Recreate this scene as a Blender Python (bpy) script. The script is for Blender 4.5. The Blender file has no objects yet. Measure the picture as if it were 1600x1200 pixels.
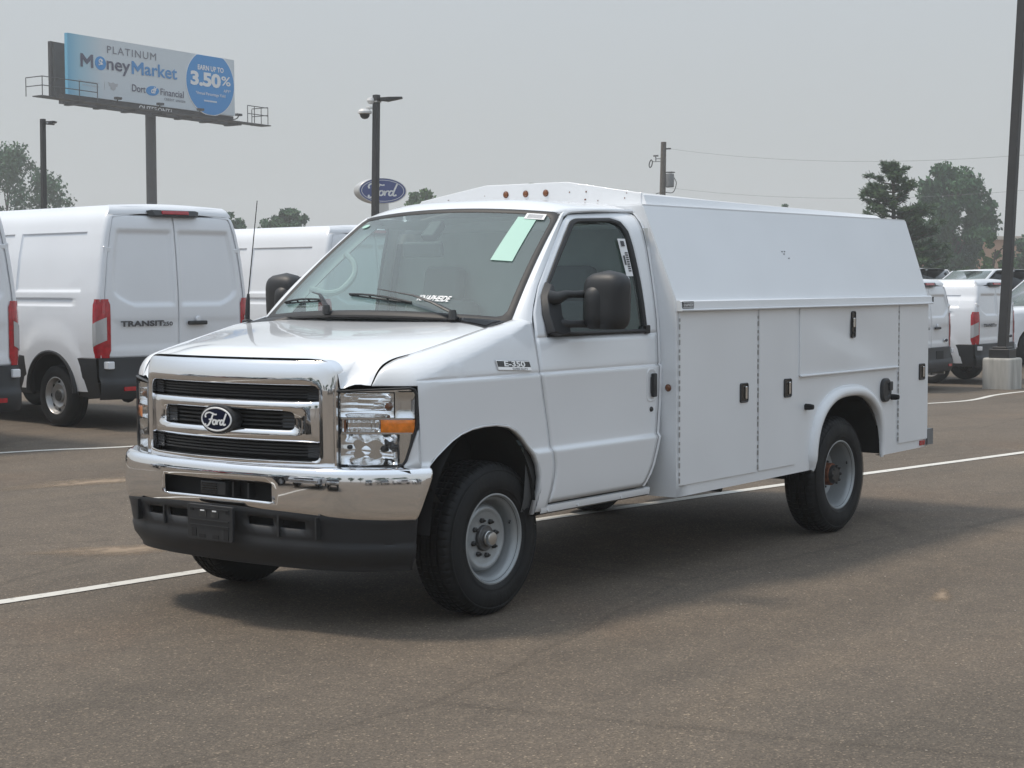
import bpy, bmesh, math, random
from mathutils import Vector, Matrix, Euler
R = math.radians
SC = bpy.context.scene
COL = SC.collection
random.seed(7)

# ------------------------------------------------------------------ camera
cam_d = bpy.data.cameras.new('camera')
cam = bpy.data.objects.new('camera', cam_d)
COL.objects.link(cam)
FW = Vector((0.79757, 0.60038, -0.05854)); RT = Vector((0.60126, -0.79905, -0.00318)); UP = Vector((0.04868, 0.03266, 0.99828))
cam.matrix_world = Matrix(((RT.x, UP.x, -FW.x, -6.5932), (RT.y, UP.y, -FW.y, -5.9842), (RT.z, UP.z, -FW.z, 1.6088), (0, 0, 0, 1)))
cam_d.sensor_width = 36.0
cam_d.lens = 36.0 * 2709.2 / 1600.0
cam_d.clip_start = 0.1
cam_d.clip_end = 6000.0
SC.camera = cam

# ------------------------------------------------------------------ sky and sun (smoky, hazy midday)
SUN_DIR = Vector((-0.28, 0.43, 1.0)).normalized()
elev = math.asin(SUN_DIR.z)
azim = math.atan2(SUN_DIR.x, SUN_DIR.y)
world = bpy.data.worlds.new('World')
SC.world = world
world.use_nodes = True
wn, wl = world.node_tree.nodes, world.node_tree.links
wn.clear()
w_out = wn.new('ShaderNodeOutputWorld')
w_bg = wn.new('ShaderNodeBackground')
w_sky = wn.new('ShaderNodeTexSky')
w_sky.sky_type = 'NISHITA'
w_sky.sun_disc = False
w_sky.sun_elevation = elev
w_sky.sun_rotation = azim
w_sky.air_density = 1.0
w_sky.dust_density = 6.0
w_sky.ozone_density = 1.0
# smoke veil over the whole sky: even grey near the horizon, brighter overhead as under thin overcast, and bluer to light the truck sides
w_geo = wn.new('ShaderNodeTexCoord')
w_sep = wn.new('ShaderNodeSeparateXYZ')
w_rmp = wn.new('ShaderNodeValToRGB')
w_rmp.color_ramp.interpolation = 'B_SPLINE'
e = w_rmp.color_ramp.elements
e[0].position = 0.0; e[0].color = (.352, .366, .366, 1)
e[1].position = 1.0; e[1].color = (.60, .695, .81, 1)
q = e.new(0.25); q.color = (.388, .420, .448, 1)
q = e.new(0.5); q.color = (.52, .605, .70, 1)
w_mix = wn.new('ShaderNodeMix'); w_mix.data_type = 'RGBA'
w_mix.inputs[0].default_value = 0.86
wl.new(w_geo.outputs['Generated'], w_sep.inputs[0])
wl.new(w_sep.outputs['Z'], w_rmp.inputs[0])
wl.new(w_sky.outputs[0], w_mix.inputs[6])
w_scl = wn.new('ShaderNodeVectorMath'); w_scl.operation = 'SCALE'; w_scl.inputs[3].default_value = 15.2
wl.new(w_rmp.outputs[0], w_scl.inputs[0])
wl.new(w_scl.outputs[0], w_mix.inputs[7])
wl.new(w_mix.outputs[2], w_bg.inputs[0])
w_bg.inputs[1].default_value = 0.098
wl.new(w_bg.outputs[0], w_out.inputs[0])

sun_d = bpy.data.lights.new('sun', 'SUN')
sun_d.energy = 2.3
sun_d.angle = R(9.0)
sun_d.color = (1.0, 0.89, 0.76)
sun = bpy.data.objects.new('sun', sun_d)
COL.objects.link(sun)
sun.rotation_euler = (-SUN_DIR).to_track_quat('-Z', 'Y').to_euler()

SC.view_settings.view_transform = 'Standard'
SC.view_settings.look = 'None'
SC.view_settings.gamma = 1.0
SC.view_settings.exposure = 0.06
SC.view_settings.use_curve_mapping = False
SC.render.engine = 'CYCLES'
SC.cycles.use_denoising = True
SC.cycles.max_bounces = 10
SC.cycles.transparent_max_bounces = 16
SC.cycles.glossy_bounces = 6
SC.cycles.volume_bounces = 1
SC.cycles.sample_clamp_indirect = 8.0
SC.cycles.caustics_reflective = False
SC.cycles.caustics_refractive = False

# ------------------------------------------------------------------ materials
MATS = {}

def new_mat(name):
    m = bpy.data.materials.new(name)
    m.use_nodes = True
    MATS[name] = m
    nt = m.node_tree
    return m, nt.nodes, nt.links, nt.nodes['Principled BSDF']

def pmat(name, col, rough=0.5, metal=0.0, coat=0.0, var=0.0, vscale=3.0, bump=0.0, bscale=60.0, spec=0.5, dirt=None, emit=None, rvar=0.0, vdet=4.0):
    m, n, l, b = new_mat(name)
    b.inputs['Base Color'].default_value = (*col, 1)
    b.inputs['Roughness'].default_value = rough
    b.inputs['Metallic'].default_value = metal
    b.inputs['Specular IOR Level'].default_value = spec
    b.inputs['Coat Weight'].default_value = coat
    b.inputs['Coat Roughness'].default_value = 0.04
    tc = None
    def coord():
        nonlocal tc
        if tc is None:
            tc = n.new('ShaderNodeTexCoord')
        return tc.outputs['Object']
    if var or rvar:
        t = n.new('ShaderNodeTexNoise')
        t.inputs['Scale'].default_value = vscale
        t.inputs['Detail'].default_value = vdet
        l.new(coord(), t.inputs['Vector'])
        if var:
            mr = n.new('ShaderNodeMapRange')
            mr.inputs[1].default_value = 0.3; mr.inputs[2].default_value = 0.7
            mr.inputs[3].default_value = 1.0 - var; mr.inputs[4].default_value = 1.0 + var
            l.new(t.outputs[0], mr.inputs[0])
            mx = n.new('ShaderNodeVectorMath'); mx.operation = 'SCALE'
            mx.inputs[0].default_value = col
            l.new(mr.outputs[0], mx.inputs[3])
            l.new(mx.outputs[0], b.inputs['Base Color'])
        if rvar:
            mr2 = n.new('ShaderNodeMapRange')
            mr2.inputs[1].default_value = 0.3; mr2.inputs[2].default_value = 0.7
            mr2.inputs[3].default_value = max(0.0, rough - rvar); mr2.inputs[4].default_value = rough + rvar
            l.new(t.outputs[0], mr2.inputs[0])
            l.new(mr2.outputs[0], b.inputs['Roughness'])
    if bump:
        t2 = n.new('ShaderNodeTexNoise')
        t2.inputs['Scale'].default_value = bscale
        t2.inputs['Detail'].default_value = 3.0
        l.new(coord(), t2.inputs['Vector'])
        bp_ = n.new('ShaderNodeBump')
        bp_.inputs['Strength'].default_value = bump
        bp_.inputs['Distance'].default_value = 0.01
        l.new(t2.outputs[0], bp_.inputs['Height'])
        l.new(bp_.outputs[0], b.inputs['Normal'])
    if emit:
        b.inputs['Emission Color'].default_value = (*emit[0], 1)
        b.inputs['Emission Strength'].default_value = emit[1]
    return m

def glass_mat(name, tint, rough=0.0, ior=1.5, haze=0.0):
    m, n, l, b = new_mat(name)
    n.remove(b)
    out = n['Material Output']
    fr = n.new('ShaderNodeFresnel')
    gm = n.new('ShaderNodeNewGeometry')   # thin pane: the same index from either side
    mi_ = n.new('ShaderNodeMix'); mi_.inputs[2].default_value = ior; mi_.inputs[3].default_value = 1.0 / ior
    l.new(gm.outputs['Backfacing'], mi_.inputs[0]); l.new(mi_.outputs[0], fr.inputs[0])
    tr = n.new('ShaderNodeBsdfTransparent'); tr.inputs[0].default_value = (*tint, 1)
    gl = n.new('ShaderNodeBsdfGlossy'); gl.inputs['Roughness'].default_value = rough
    mx = n.new('ShaderNodeMixShader')
    l.new(fr.outputs[0], mx.inputs[0]); l.new(gl.outputs[0], mx.inputs[2])
    if haze:
        df = n.new('ShaderNodeBsdfDiffuse'); df.inputs[0].default_value = (0.56, 0.66, 0.65, 1)  # pale diffuse film: dust plus sky sheen painted into the pane
        m2 = n.new('ShaderNodeMixShader'); m2.inputs[0].default_value = haze
        l.new(tr.outputs[0], m2.inputs[1]); l.new(df.outputs[0], m2.inputs[2])
        l.new(m2.outputs[0], mx.inputs[1])
    else:
        l.new(tr.outputs[0], mx.inputs[1])
    l.new(mx.outputs[0], out.inputs[0])
    return m

pmat('paint', (0.795, 0.815, 0.838), 0.30, coat=1.0, var=0.015, vscale=2.0)
pmat('body_paint', (0.785, 0.803, 0.822), 0.34, coat=0.6, var=0.02, vscale=2.5, bump=0.03, bscale=2.2)
pmat('van_paint', (0.77, 0.79, 0.82), 0.28, coat=0.8, var=0.03, vscale=1.2)
pmat('chrome', (0.86, 0.86, 0.87), 0.045, metal=1.0)
pmat('chrome_soft', (0.80, 0.80, 0.80), 0.12, metal=1.0)
pmat('reflector', (0.90, 0.90, 0.90), 0.12, metal=1.0, bump=0.10, bscale=30.0)
pmat('plastic', (0.020, 0.021, 0.023), 0.48, bump=0.08, bscale=500.0, var=0.15, vscale=5)
pmat('valance_plastic', (0.018, 0.0195, 0.0225), 0.52, bump=0.06, bscale=400.0, var=0.12, vscale=6)
pmat('gloss_black', (0.008, 0.008, 0.009), 0.12, coat=0.4)
pmat('seal', (0.015, 0.015, 0.016), 0.55)
pmat('dark', (0.010, 0.010, 0.011), 0.8)
pmat('underbody', (0.022, 0.021, 0.020), 0.7, var=0.3, vscale=8)
pmat('liner', (0.014, 0.014, 0.015), 0.75, var=0.3, vscale=6)
pmat('rubber', (0.009, 0.0095, 0.0105), 0.62, var=0.22, vscale=9, bump=0.1, bscale=90, rvar=0.1, spec=0.3)
pmat('rim_grey', (0.34, 0.36, 0.37), 0.42, metal=0.35, var=0.06, vscale=10)
pmat('rim_silver', (0.42, 0.42, 0.42), 0.35, metal=0.6, var=0.08, vscale=14)
pmat('steel_dark', (0.07, 0.07, 0.07), 0.45, metal=0.7, var=0.3, vscale=30)
pmat('steel', (0.55, 0.55, 0.54), 0.3, metal=1.0)
pmat('rust', (0.16, 0.055, 0.025), 0.85, var=0.45, vscale=40, bump=0.4, bscale=120)
pmat('amber', (0.95, 0.25, 0.015), 0.12, coat=0.8, var=0.2, vscale=40)
pmat('amber_dark', (0.19, 0.065, 0.02), 0.2, coat=0.6)
pmat('red_lens', (0.40, 0.008, 0.018), 0.10, coat=0.8, var=0.25, vscale=22)
pmat('clear_lens', (0.48, 0.48, 0.49), 0.12, coat=0.8, metal=0.3, bump=0.3, bscale=60)
pmat('interior', (0.46, 0.48, 0.48), 0.75, var=0.08, vscale=6)
pmat('interior_light', (0.52, 0.53, 0.52), 0.8)
pmat('interior_dark', (0.075, 0.078, 0.08), 0.7)
pmat('seat_cloth', (0.16, 0.165, 0.17), 0.9, bump=0.2, bscale=150)
pmat('white_label', (0.82, 0.82, 0.82), 0.5)
pmat('green_label', (0.40, 0.62, 0.53), 0.5)
pmat('print_dark', (0.06, 0.06, 0.065), 0.6)
pmat('print_grey', (0.42, 0.43, 0.45), 0.6)
pmat('emblem_blue', (0.005, 0.008, 0.030), 0.35, spec=0.15)
pmat('sign_blue', (0.004, 0.032, 0.20), 0.5, var=0.06, vscale=1.5)
pmat('sign_white', (0.78, 0.79, 0.80), 0.45)
pmat('silver_edge', (0.55, 0.55, 0.54), 0.35, metal=0.3, var=0.06, vscale=2)
pmat('pole_paint', (0.018, 0.0175, 0.018), 0.5, var=0.25, vscale=4, bump=0.03, bscale=30)
pmat('pole_steel', (0.022, 0.023, 0.026), 0.6, var=0.35, vscale=2.2)
pmat('wood_pole', (0.10, 0.085, 0.07), 0.85, var=0.3, vscale=9)
pmat('grey_metal', (0.16, 0.165, 0.17), 0.5, var=0.2, vscale=4)
pmat('camera_white', (0.70, 0.70, 0.69), 0.45)
pmat('bb_white', (0.62, 0.68, 0.72), 0.55, var=0.02, vscale=0.6)
pmat('bb_blue', (0.004, 0.25, 0.62), 0.6)
pmat('bb_blue_text', (0.02, 0.23, 0.55), 0.6)
pmat('bb_navy', (0.05, 0.055, 0.11), 0.5)
pmat('bb_grey', (0.14, 0.15, 0.19), 0.5)
pmat('bb_back', (0.022, 0.022, 0.026), 0.8, var=0.4, vscale=0.9)
pmat('brick_tan', (0.42, 0.26, 0.17), 0.9, var=0.12, vscale=0.8)
pmat('stone_band', (0.55, 0.48, 0.40), 0.9)
pmat('far_glass', (0.12, 0.15, 0.16), 0.15, spec=0.8)
pmat('bark', (0.075, 0.058, 0.045), 0.95, var=0.35, vscale=6, bump=0.6, bscale=14)
pmat('hub_dark', (0.11, 0.11, 0.11), 0.5, metal=0.5, var=0.2, vscale=40)
glass_mat('windshield', (0.74, 0.90, 0.87), 0.0, 1.75, haze=0.17)
glass_mat('side_glass', (0.55, 0.66, 0.63), 0.0, 1.50, haze=0.02)
glass_mat('lens_cover', (0.95, 0.96, 0.97), 0.02, 1.45)
glass_mat('dark_glass', (0.05, 0.06, 0.065), 0.0, 1.55)

def leaf_mat(name, c1, c2, scale=0.35):
    m, n, l, b = new_mat(name)
    tc = n.new('ShaderNodeTexCoord')
    t = n.new('ShaderNodeTexNoise'); t.inputs['Scale'].default_value = scale; t.inputs['Detail'].default_value = 6
    l.new(tc.outputs['Object'], t.inputs['Vector'])
    r = n.new('ShaderNodeValToRGB')
    r.color_ramp.elements[0].position = 0.33; r.color_ramp.elements[0].color = (*c1, 1)
    r.color_ramp.elements[1].position = 0.67; r.color_ramp.elements[1].color = (*c2, 1)
    l.new(t.outputs[0], r.inputs[0])
    l.new(r.outputs[0], b.inputs['Base Color'])
    b.inputs['Roughness'].default_value = 0.6
    b.inputs['Specular IOR Level'].default_value = 0.25
    return m
leaf_mat('leaf_green', (0.036, 0.090, 0.026), (0.080, 0.155, 0.045))
leaf_mat('leaf_dark', (0.020, 0.068, 0.032), (0.052, 0.128, 0.050))
leaf_mat('needles', (0.016, 0.044, 0.018), (0.046, 0.088, 0.030), 0.8)

def asphalt():
    m, n, l, b = new_mat('asphalt')
    tc = n.new('ShaderNodeTexCoord')
    def noise(scale, det=4, rough=0.55, vec=None, dist=0.0):
        t = n.new('ShaderNodeTexNoise')
        t.inputs['Scale'].default_value = scale; t.inputs['Detail'].default_value = det
        t.inputs['Roughness'].default_value = rough; t.inputs['Distortion'].default_value = dist
        l.new(vec or tc.outputs['Object'], t.inputs['Vector'])
        return t.outputs[0]
    def ramp(src, stops):
        r = n.new('ShaderNodeValToRGB')
        el = r.color_ramp.elements
        while len(el) > 1: el.remove(el[-1])
        el[0].position = stops[0][0]; el[0].color = (*stops[0][1], 1)
        for p, c in stops[1:]:
            k = el.new(p); k.color = (*c, 1)
        l.new(src, r.inputs[0])
        return r.outputs[0]
    def mix(f, a, bb, mode='MIX'):
        x = n.new('ShaderNodeMix'); x.data_type = 'RGBA'; x.blend_type = mode
        if isinstance(f, float): x.inputs[0].default_value = f
        else: l.new(f, x.inputs[0])
        for s, i in ((a, 6), (bb, 7)):
            if isinstance(s, tuple): x.inputs[i].default_value = (*s, 1)
            else: l.new(s, x.inputs[i])
        return x.outputs[2]
    # streaks along the drive lane
    mp = n.new('ShaderNodeMapping'); mp.inputs['Rotation'].default_value = (0, 0, R(8)); mp.inputs['Scale'].default_value = (0.10, 0.9, 1)
    l.new(tc.outputs['Object'], mp.inputs[0])
    base = ramp(noise(0.32, 5), [(0.28, (0.118, 0.100, 0.080)), (0.52, (0.140, 0.115, 0.090)), (0.75, (0.156, 0.125, 0.095))])
    streak = ramp(noise(1.6, 5, 0.6, mp.outputs[0]), [(0.30, (0.80, 0.80, 0.80)), (0.55, (1.0, 1.0, 1.0)), (0.75, (1.16, 1.12, 1.06))])
    c = mix(0.8, base, streak, 'MULTIPLY')
    rust = ramp(noise(0.55, 3, 0.5, None, 0.6), [(0.58, (0, 0, 0)), (0.74, (0.45, 0.45, 0.45))])
    c = mix(rust, c, (0.152, 0.108, 0.076))
    mott = ramp(noise(5.0, 6, 0.65), [(0.3, (0.86, 0.86, 0.87)), (0.7, (1.12, 1.11, 1.09))])
    c = mix(0.75, c, mott, 'MULTIPLY')
    # old oil drips and faint dark seams
    vo = n.new('ShaderNodeTexVoronoi'); vo.inputs['Scale'].default_value = 0.45
    mo = n.new('ShaderNodeMix'); mo.data_type = 'VECTOR'; mo.inputs[0].default_value = 0.12
    nv_ = n.new('ShaderNodeTexNoise'); nv_.inputs['Scale'].default_value = 2.0; nv_.inputs['Detail'].default_value = 5
    l.new(tc.outputs['Object'], nv_.inputs['Vector']); l.new(tc.outputs['Object'], mo.inputs[4]); l.new(nv_.outputs['Color'], mo.inputs[5])
    l.new(mo.outputs[1], vo.inputs['Vector'])
    oil = ramp(vo.outputs['Distance'], [(0.03, (0.70, 0.70, 0.71)), (0.11, (0.93, 0.93, 0.93)), (0.16, (1, 1, 1))])
    c = mix(0.55, c, oil, 'MULTIPLY')
    ve = n.new('ShaderNodeTexVoronoi'); ve.feature = 'DISTANCE_TO_EDGE'; ve.inputs['Scale'].default_value = 0.16
    mp2 = n.new('ShaderNodeMapping'); mp2.inputs['Scale'].default_value = (1.0, 2.2, 1)
    l.new(mo.outputs[1], mp2.inputs[0]); l.new(mp2.outputs[0], ve.inputs['Vector'])
    seam = ramp(ve.outputs['Distance'], [(0.0, (0.72, 0.72, 0.72)), (0.004, (0.86, 0.86, 0.86)), (0.008, (1, 1, 1))])
    c = mix(0.6, c, seam, 'MULTIPLY')
    # stone grains of the surface course
    v = n.new('ShaderNodeTexVoronoi'); v.inputs['Scale'].default_value = 140.0
    l.new(tc.outputs['Object'], v.inputs['Vector'])
    sep = n.new('ShaderNodeSeparateColor'); l.new(v.outputs['Color'], sep.inputs[0])
    grain = ramp(sep.outputs[0], [(0.0, (0.60, 0.60, 0.61)), (0.55, (0.95, 0.95, 0.95)), (0.88, (1.14, 1.13, 1.11)), (0.965, (1.6, 1.56, 1.46)), (1.0, (2.6, 2.5, 2.3))])
    c = mix(0.85, c, grain, 'MULTIPLY')
    fine = ramp(noise(420.0, 2, 0.7), [(0.3, (0.72, 0.72, 0.72)), (0.7, (1.26, 1.26, 1.26))])
    c = mix(0.8, c, fine, 'MULTIPLY')
    l.new(c, b.inputs['Base Color'])
    b.inputs['Roughness'].default_value = 0.88
    b.inputs['Specular IOR Level'].default_value = 0.3
    bm_ = n.new('ShaderNodeBump'); bm_.inputs['Strength'].default_value = 0.35; bm_.inputs['Distance'].default_value = 0.006
    l.new(v.outputs['Distance'], bm_.inputs['Height'])
    b2 = n.new('ShaderNodeBump'); b2.inputs['Strength'].default_value = 0.25; b2.inputs['Distance'].default_value = 0.02
    l.new(noise(30.0, 4), b2.inputs['Height']); l.new(bm_.outputs[0], b2.inputs['Normal'])
    l.new(b2.outputs[0], b.inputs['Normal'])
asphalt()

def line_paint():
    m, n, l, b = new_mat('line_paint')
    tc = n.new('ShaderNodeTexCoord')
    t = n.new('ShaderNodeTexNoise'); t.inputs['Scale'].default_value = 14; t.inputs['Detail'].default_value = 8; t.inputs['Roughness'].default_value = 0.7
    l.new(tc.outputs['Object'], t.inputs['Vector'])
    r = n.new('ShaderNodeValToRGB')
    r.color_ramp.elements[0].position = 0.30; r.color_ramp.elements[0].color = (0.36, 0.33, 0.29, 1)
    r.color_ramp.elements[1].position = 0.46; r.color_ramp.elements[1].color = (0.62, 0.60, 0.55, 1)
    l.new(t.outputs[0], r.inputs[0])
    l.new(r.outputs[0], b.inputs['Base Color'])
    b.inputs['Roughness'].default_value = 0.75
line_paint()

def concrete():
    m, n, l, b = new_mat('concrete')
    tc = n.new('ShaderNodeTexCoord')
    mp = n.new('ShaderNodeMapping'); mp.inputs['Scale'].default_value = (9, 9, 1.2)
    l.new(tc.outputs['Object'], mp.inputs[0])
    t = n.new('ShaderNodeTexNoise'); t.inputs['Scale'].default_value = 1.0; t.inputs['Detail'].default_value = 6
    l.new(mp.outputs[0], t.inputs['Vector'])
    r = n.new('ShaderNodeValToRGB')
    r.color_ramp.elements[0].position = 0.3; r.color_ramp.elements[0].color = (0.30, 0.29, 0.265, 1)
    r.color_ramp.elements[1].position = 0.7; r.color_ramp.elements[1].color = (0.50, 0.485, 0.45, 1)
    l.new(t.outputs[0], r.inputs[0]); l.new(r.outputs[0], b.inputs['Base Color'])
    b.inputs['Roughness'].default_value = 0.9
concrete()

# ------------------------------------------------------------------ mesh helpers
def lerp(a, b, t): return a + (b - a) * t

def tab(t, x):
    if x <= t[0][0]: return t[0][1]
    for (x0, y0), (x1, y1) in zip(t, t[1:]):
        if x <= x1: return y0 + (y1 - y0) * (x - x0) / (x1 - x0)
    return t[-1][1]

def stab(t, x, w=0.03):
    return (tab(t, x - w) + 2 * tab(t, x - w / 2) + 2 * tab(t, x) + 2 * tab(t, x + w / 2) + tab(t, x + w)) / 8.0

def crom(pts, n, closed=False):
    """Catmull-Rom curve through points, n samples per span"""
    P = [Vector(p) for p in pts]
    out = []
    m = len(P)
    spans = m if closed else m - 1
    for i in range(spans):
        p1, p2 = P[i % m], P[(i + 1) % m]
        p0 = P[(i - 1) % m] if closed or i > 0 else p1 * 2 - p2
        p3 = P[(i + 2) % m] if closed or i + 2 < m else p2 * 2 - p1
        for k in range(n):
            t = k / n
            out.append(0.5 * (2 * p1 + (p2 - p0) * t + (2 * p0 - 5 * p1 + 4 * p2 - p3) * t * t + (3 * p1 - p0 - 3 * p2 + p3) * t ** 3))
    if not closed: out.append(P[-1].copy())
    return out

def resample(pts, n, closed=False):
    P = [Vector(p) for p in pts]
    if closed: P = P + [P[0]]
    L = [0.0]
    for a, b in zip(P, P[1:]): L.append(L[-1] + (b - a).length)
    out = []
    j = 0
    cnt = n if closed else n - 1
    for i in range(n):
        d = L[-1] * i / cnt
        while j < len(P) - 2 and L[j + 1] < d: j += 1
        s = (L[j + 1] - L[j]) or 1e-9
        out.append(P[j].lerp(P[j + 1], (d - L[j]) / s))
    return out

def rrect(w0, w1, h0, h1, r, n=5):
    """rounded rectangle loop in 2d; r is one radius or four (bl, br, tr, tl)"""
    rr = [r] * 4 if not isinstance(r, (list, tuple)) else r
    out = []
    for (cx, cy, a0), q in zip(((w0, h0, 180), (w1, h0, 270), (w1, h1, 0), (w0, h1, 90)), rr):
        sx = 1 if cx == w0 else -1
        sy = 1 if cy == h0 else -1
        for k in range(n + 1):
            a = R(a0 + 90 * k / n)
            out.append((cx + sx * q + q * math.cos(a), cy + sy * q + q * math.sin(a)))
    return out

class MB:
    def __init__(s): s.v = []; s.f = []; s.mi = []
    def add(s, vs, fs, mi=0):
        o = len(s.v)
        s.v.extend(tuple(v) for v in vs)
        for f in fs:
            s.f.append(tuple(i + o for i in f)); s.mi.append(mi)
        return s
    def box(s, c, size, rot=(0, 0, 0), mi=0):
        M = Euler(rot).to_matrix(); c = Vector(c)
        x, y, z = (k / 2 for k in size)
        vs = [c + M @ Vector((a * x, b * y, d * z)) for a in (-1, 1) for b in (-1, 1) for d in (-1, 1)]
        return s.add(vs, [(0, 1, 3, 2), (4, 6, 7, 5), (0, 4, 5, 1), (2, 3, 7, 6), (0, 2, 6, 4), (1, 5, 7, 3)], mi)
    def grid(s, rows, cu=False, cv=False, skip=None, mi=0):
        nr, nc = len(rows), len(rows[0])
        vs = [p for r in rows for p in r]
        fs = []
        for i in range(nr if cu else nr - 1):
            for j in range(nc if cv else nc - 1):
                if skip and skip(i, j): continue
                a, b = i, (i + 1) % nr
                c, d = j, (j + 1) % nc
                fs.append((a * nc + c, a * nc + d, b * nc + d, b * nc + c))
        return s.add(vs, fs, mi)
    def tube(s, path, r, n=8, caps=True, flat=1.0, mi=0):
        P = [Vector(p) for p in path]
        rad = r if isinstance(r, (list, tuple)) else [r] * len(P)
        rows = []
        prev = None
        for i, p in enumerate(P):
            t = (P[min(i + 1, len(P) - 1)] - P[max(i - 1, 0)]).normalized()
            if prev is None:
                a = Vector((0, 0, 1)) if abs(t.z) < 0.9 else Vector((0, 1, 0))
                u = t.cross(a).normalized()
            else:
                u = (prev - t * prev.dot(t)).normalized()
            prev = u
            w = t.cross(u)
            rows.append([p + (u * math.cos(2 * math.pi * k / n) + w * math.sin(2 * math.pi * k / n) * flat) * rad[i] for k in range(n)])
        o = len(s.v)
        s.grid(rows, cv=True, mi=mi)
        if caps:
            s.f.append(tuple(o + k for k in range(n))); s.mi.append(mi)
            e = o + (len(P) - 1) * n
            s.f.append(tuple(e + n - 1 - k for k in range(n))); s.mi.append(mi)
        return s
    def lathe(s, prof, c=(0, 0, 0), axis='y', seg=48, sgn=1, mi=0, mod=None):
        """prof: (radius, offset along axis)"""
        rows = []
        for k in range(seg):
            a = 2 * math.pi * k / seg
            row = []
            for i, (r, h) in enumerate(prof):
                if mod: r, h = mod(k, i, r, h)
                ca, sa = r * math.cos(a), r * math.sin(a)
                if axis == 'y': p = (c[0] + ca, c[1] + sgn * h, c[2] + sa)
                elif axis == 'z': p = (c[0] + ca, c[1] + sa, c[2] + h)
                else: p = (c[0] + sgn * h, c[1] + ca, c[2] + sa)
                row.append(p)
            rows.append(row)
        return s.grid(rows, cu=True, mi=mi)
    def prism(s, poly, f0, f1, mi=0):
        """poly of 2d points; f0, f1 map a 2d point to the two end faces"""
        n = len(poly)
        o = len(s.v)
        s.v.extend(tuple(f0(p)) for p in poly); s.v.extend(tuple(f1(p)) for p in poly)
        s.f.append(tuple(o + i for i in range(n))); s.f.append(tuple(o + 2 * n - 1 - i for i in range(n)))
        s.mi += [mi, mi]
        for i in range(n):
            j = (i + 1) % n
            s.f.append((o + i, o + n + i, o + n + j, o + j)); s.mi.append(mi)
        return s
    def ring(s, outer, inner, prof, fn, mi=0):
        """closed band between two matched 2d loops; prof: list of (t, depth); fn(p2, depth) -> xyz"""
        rows = []
        for (t, d) in prof:
            rows.append([fn((lerp(a[0], b[0], t), lerp(a[1], b[1], t)), d) for a, b in zip(outer, inner)])
        return s.grid(rows, cv=True, mi=mi)
    def mirror(s):
        m = MB(); m.v = [(x, -y, z) for x, y, z in s.v]; m.f = [tuple(reversed(f)) for f in s.f]; m.mi = list(s.mi)
        return m
    def join(s, o):
        s.add(o.v, o.f); s.mi[-len(o.f):] = o.mi
        return s
    def build(s, name, mat, parent=None, smooth=35, bevel=None, solid=None, merge=True, sub=0, recalc=True):
        me = bpy.data.meshes.new(name)
        me.from_pydata(s.v, [], s.f)
        mats = mat if isinstance(mat, (list, tuple)) else [mat]
        for k in mats: me.materials.append(MATS[k])
        if len(mats) > 1: me.polygons.foreach_set('material_index', s.mi)
        bm = bmesh.new(); bm.from_mesh(me)
        if merge: bmesh.ops.remove_doubles(bm, verts=bm.verts, dist=1e-5)
        if merge: bmesh.ops.dissolve_degenerate(bm, dist=1e-6, edges=bm.edges)
        if recalc: bmesh.ops.recalc_face_normals(bm, faces=bm.faces)
        bm.to_mesh(me); bm.free()
        if smooth:
            me.polygons.foreach_set('use_smooth', [True] * len(me.polygons))
            me.set_sharp_from_angle(angle=R(smooth))
        o = bpy.data.objects.new(name, me)
        COL.objects.link(o)
        if parent: o.parent = parent
        if solid:
            md = o.modifiers.new('solid', 'SOLIDIFY'); md.thickness = abs(solid); md.offset = -1 if solid > 0 else 1; md.use_even_offset = False
        if bevel:
            md = o.modifiers.new('bevel', 'BEVEL'); md.width = bevel; md.segments = 2; md.limit_method = 'ANGLE'; md.angle_limit = R(40)
            md.harden_normals = True
        if sub:
            md = o.modifiers.new('sub', 'SUBSURF'); md.levels = sub; md.render_levels = sub
        return o

def thing(name, label, cat, loc=(0, 0, 0), rz=0.0, group=None):
    o = bpy.data.objects.new(name, None)
    COL.objects.link(o)
    o.empty_display_size = 0.3
    o.location = loc; o.rotation_euler = (0, 0, rz)
    o['label'] = label; o['category'] = cat
    if group: o['group'] = group
    return o

def copy_tree(o, parent=None):
    c = o.copy(); COL.objects.link(c); c.parent = parent
    for ch in o.children: copy_tree(ch, c)
    return c

def text_mesh(body, size=1.0, weight=0.0, spacing=1.0, align='CENTER', shear=0.0):
    cu = bpy.data.curves.new('t', 'FONT')
    cu.body = body; cu.size = size; cu.offset = weight; cu.space_character = spacing
    cu.align_x = align; cu.align_y = 'CENTER'; cu.shear = shear; cu.resolution_u = 3
    ob = bpy.data.objects.new('t', cu); COL.objects.link(ob)
    dg = bpy.context.evaluated_depsgraph_get()
    me = bpy.data.meshes.new_from_object(ob.evaluated_get(dg))
    vs = [tuple(v.co) for v in me.vertices]; fs = [tuple(p.vertices) for p in me.polygons]
    bpy.data.objects.remove(ob); bpy.data.curves.remove(cu); bpy.data.meshes.remove(me)
    return vs, fs

def put_text(mb, body, fn, size, weight=0.0, spacing=1.0, align='CENTER', shear=0.0, sx=1.0, mi=0, off=(0, 0)):
    vs, fs = text_mesh(body, size, weight, spacing, align, shear)
    mb.add([fn((v[0] * sx + off[0], v[1] + off[1])) for v in vs], fs, mi)

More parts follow.
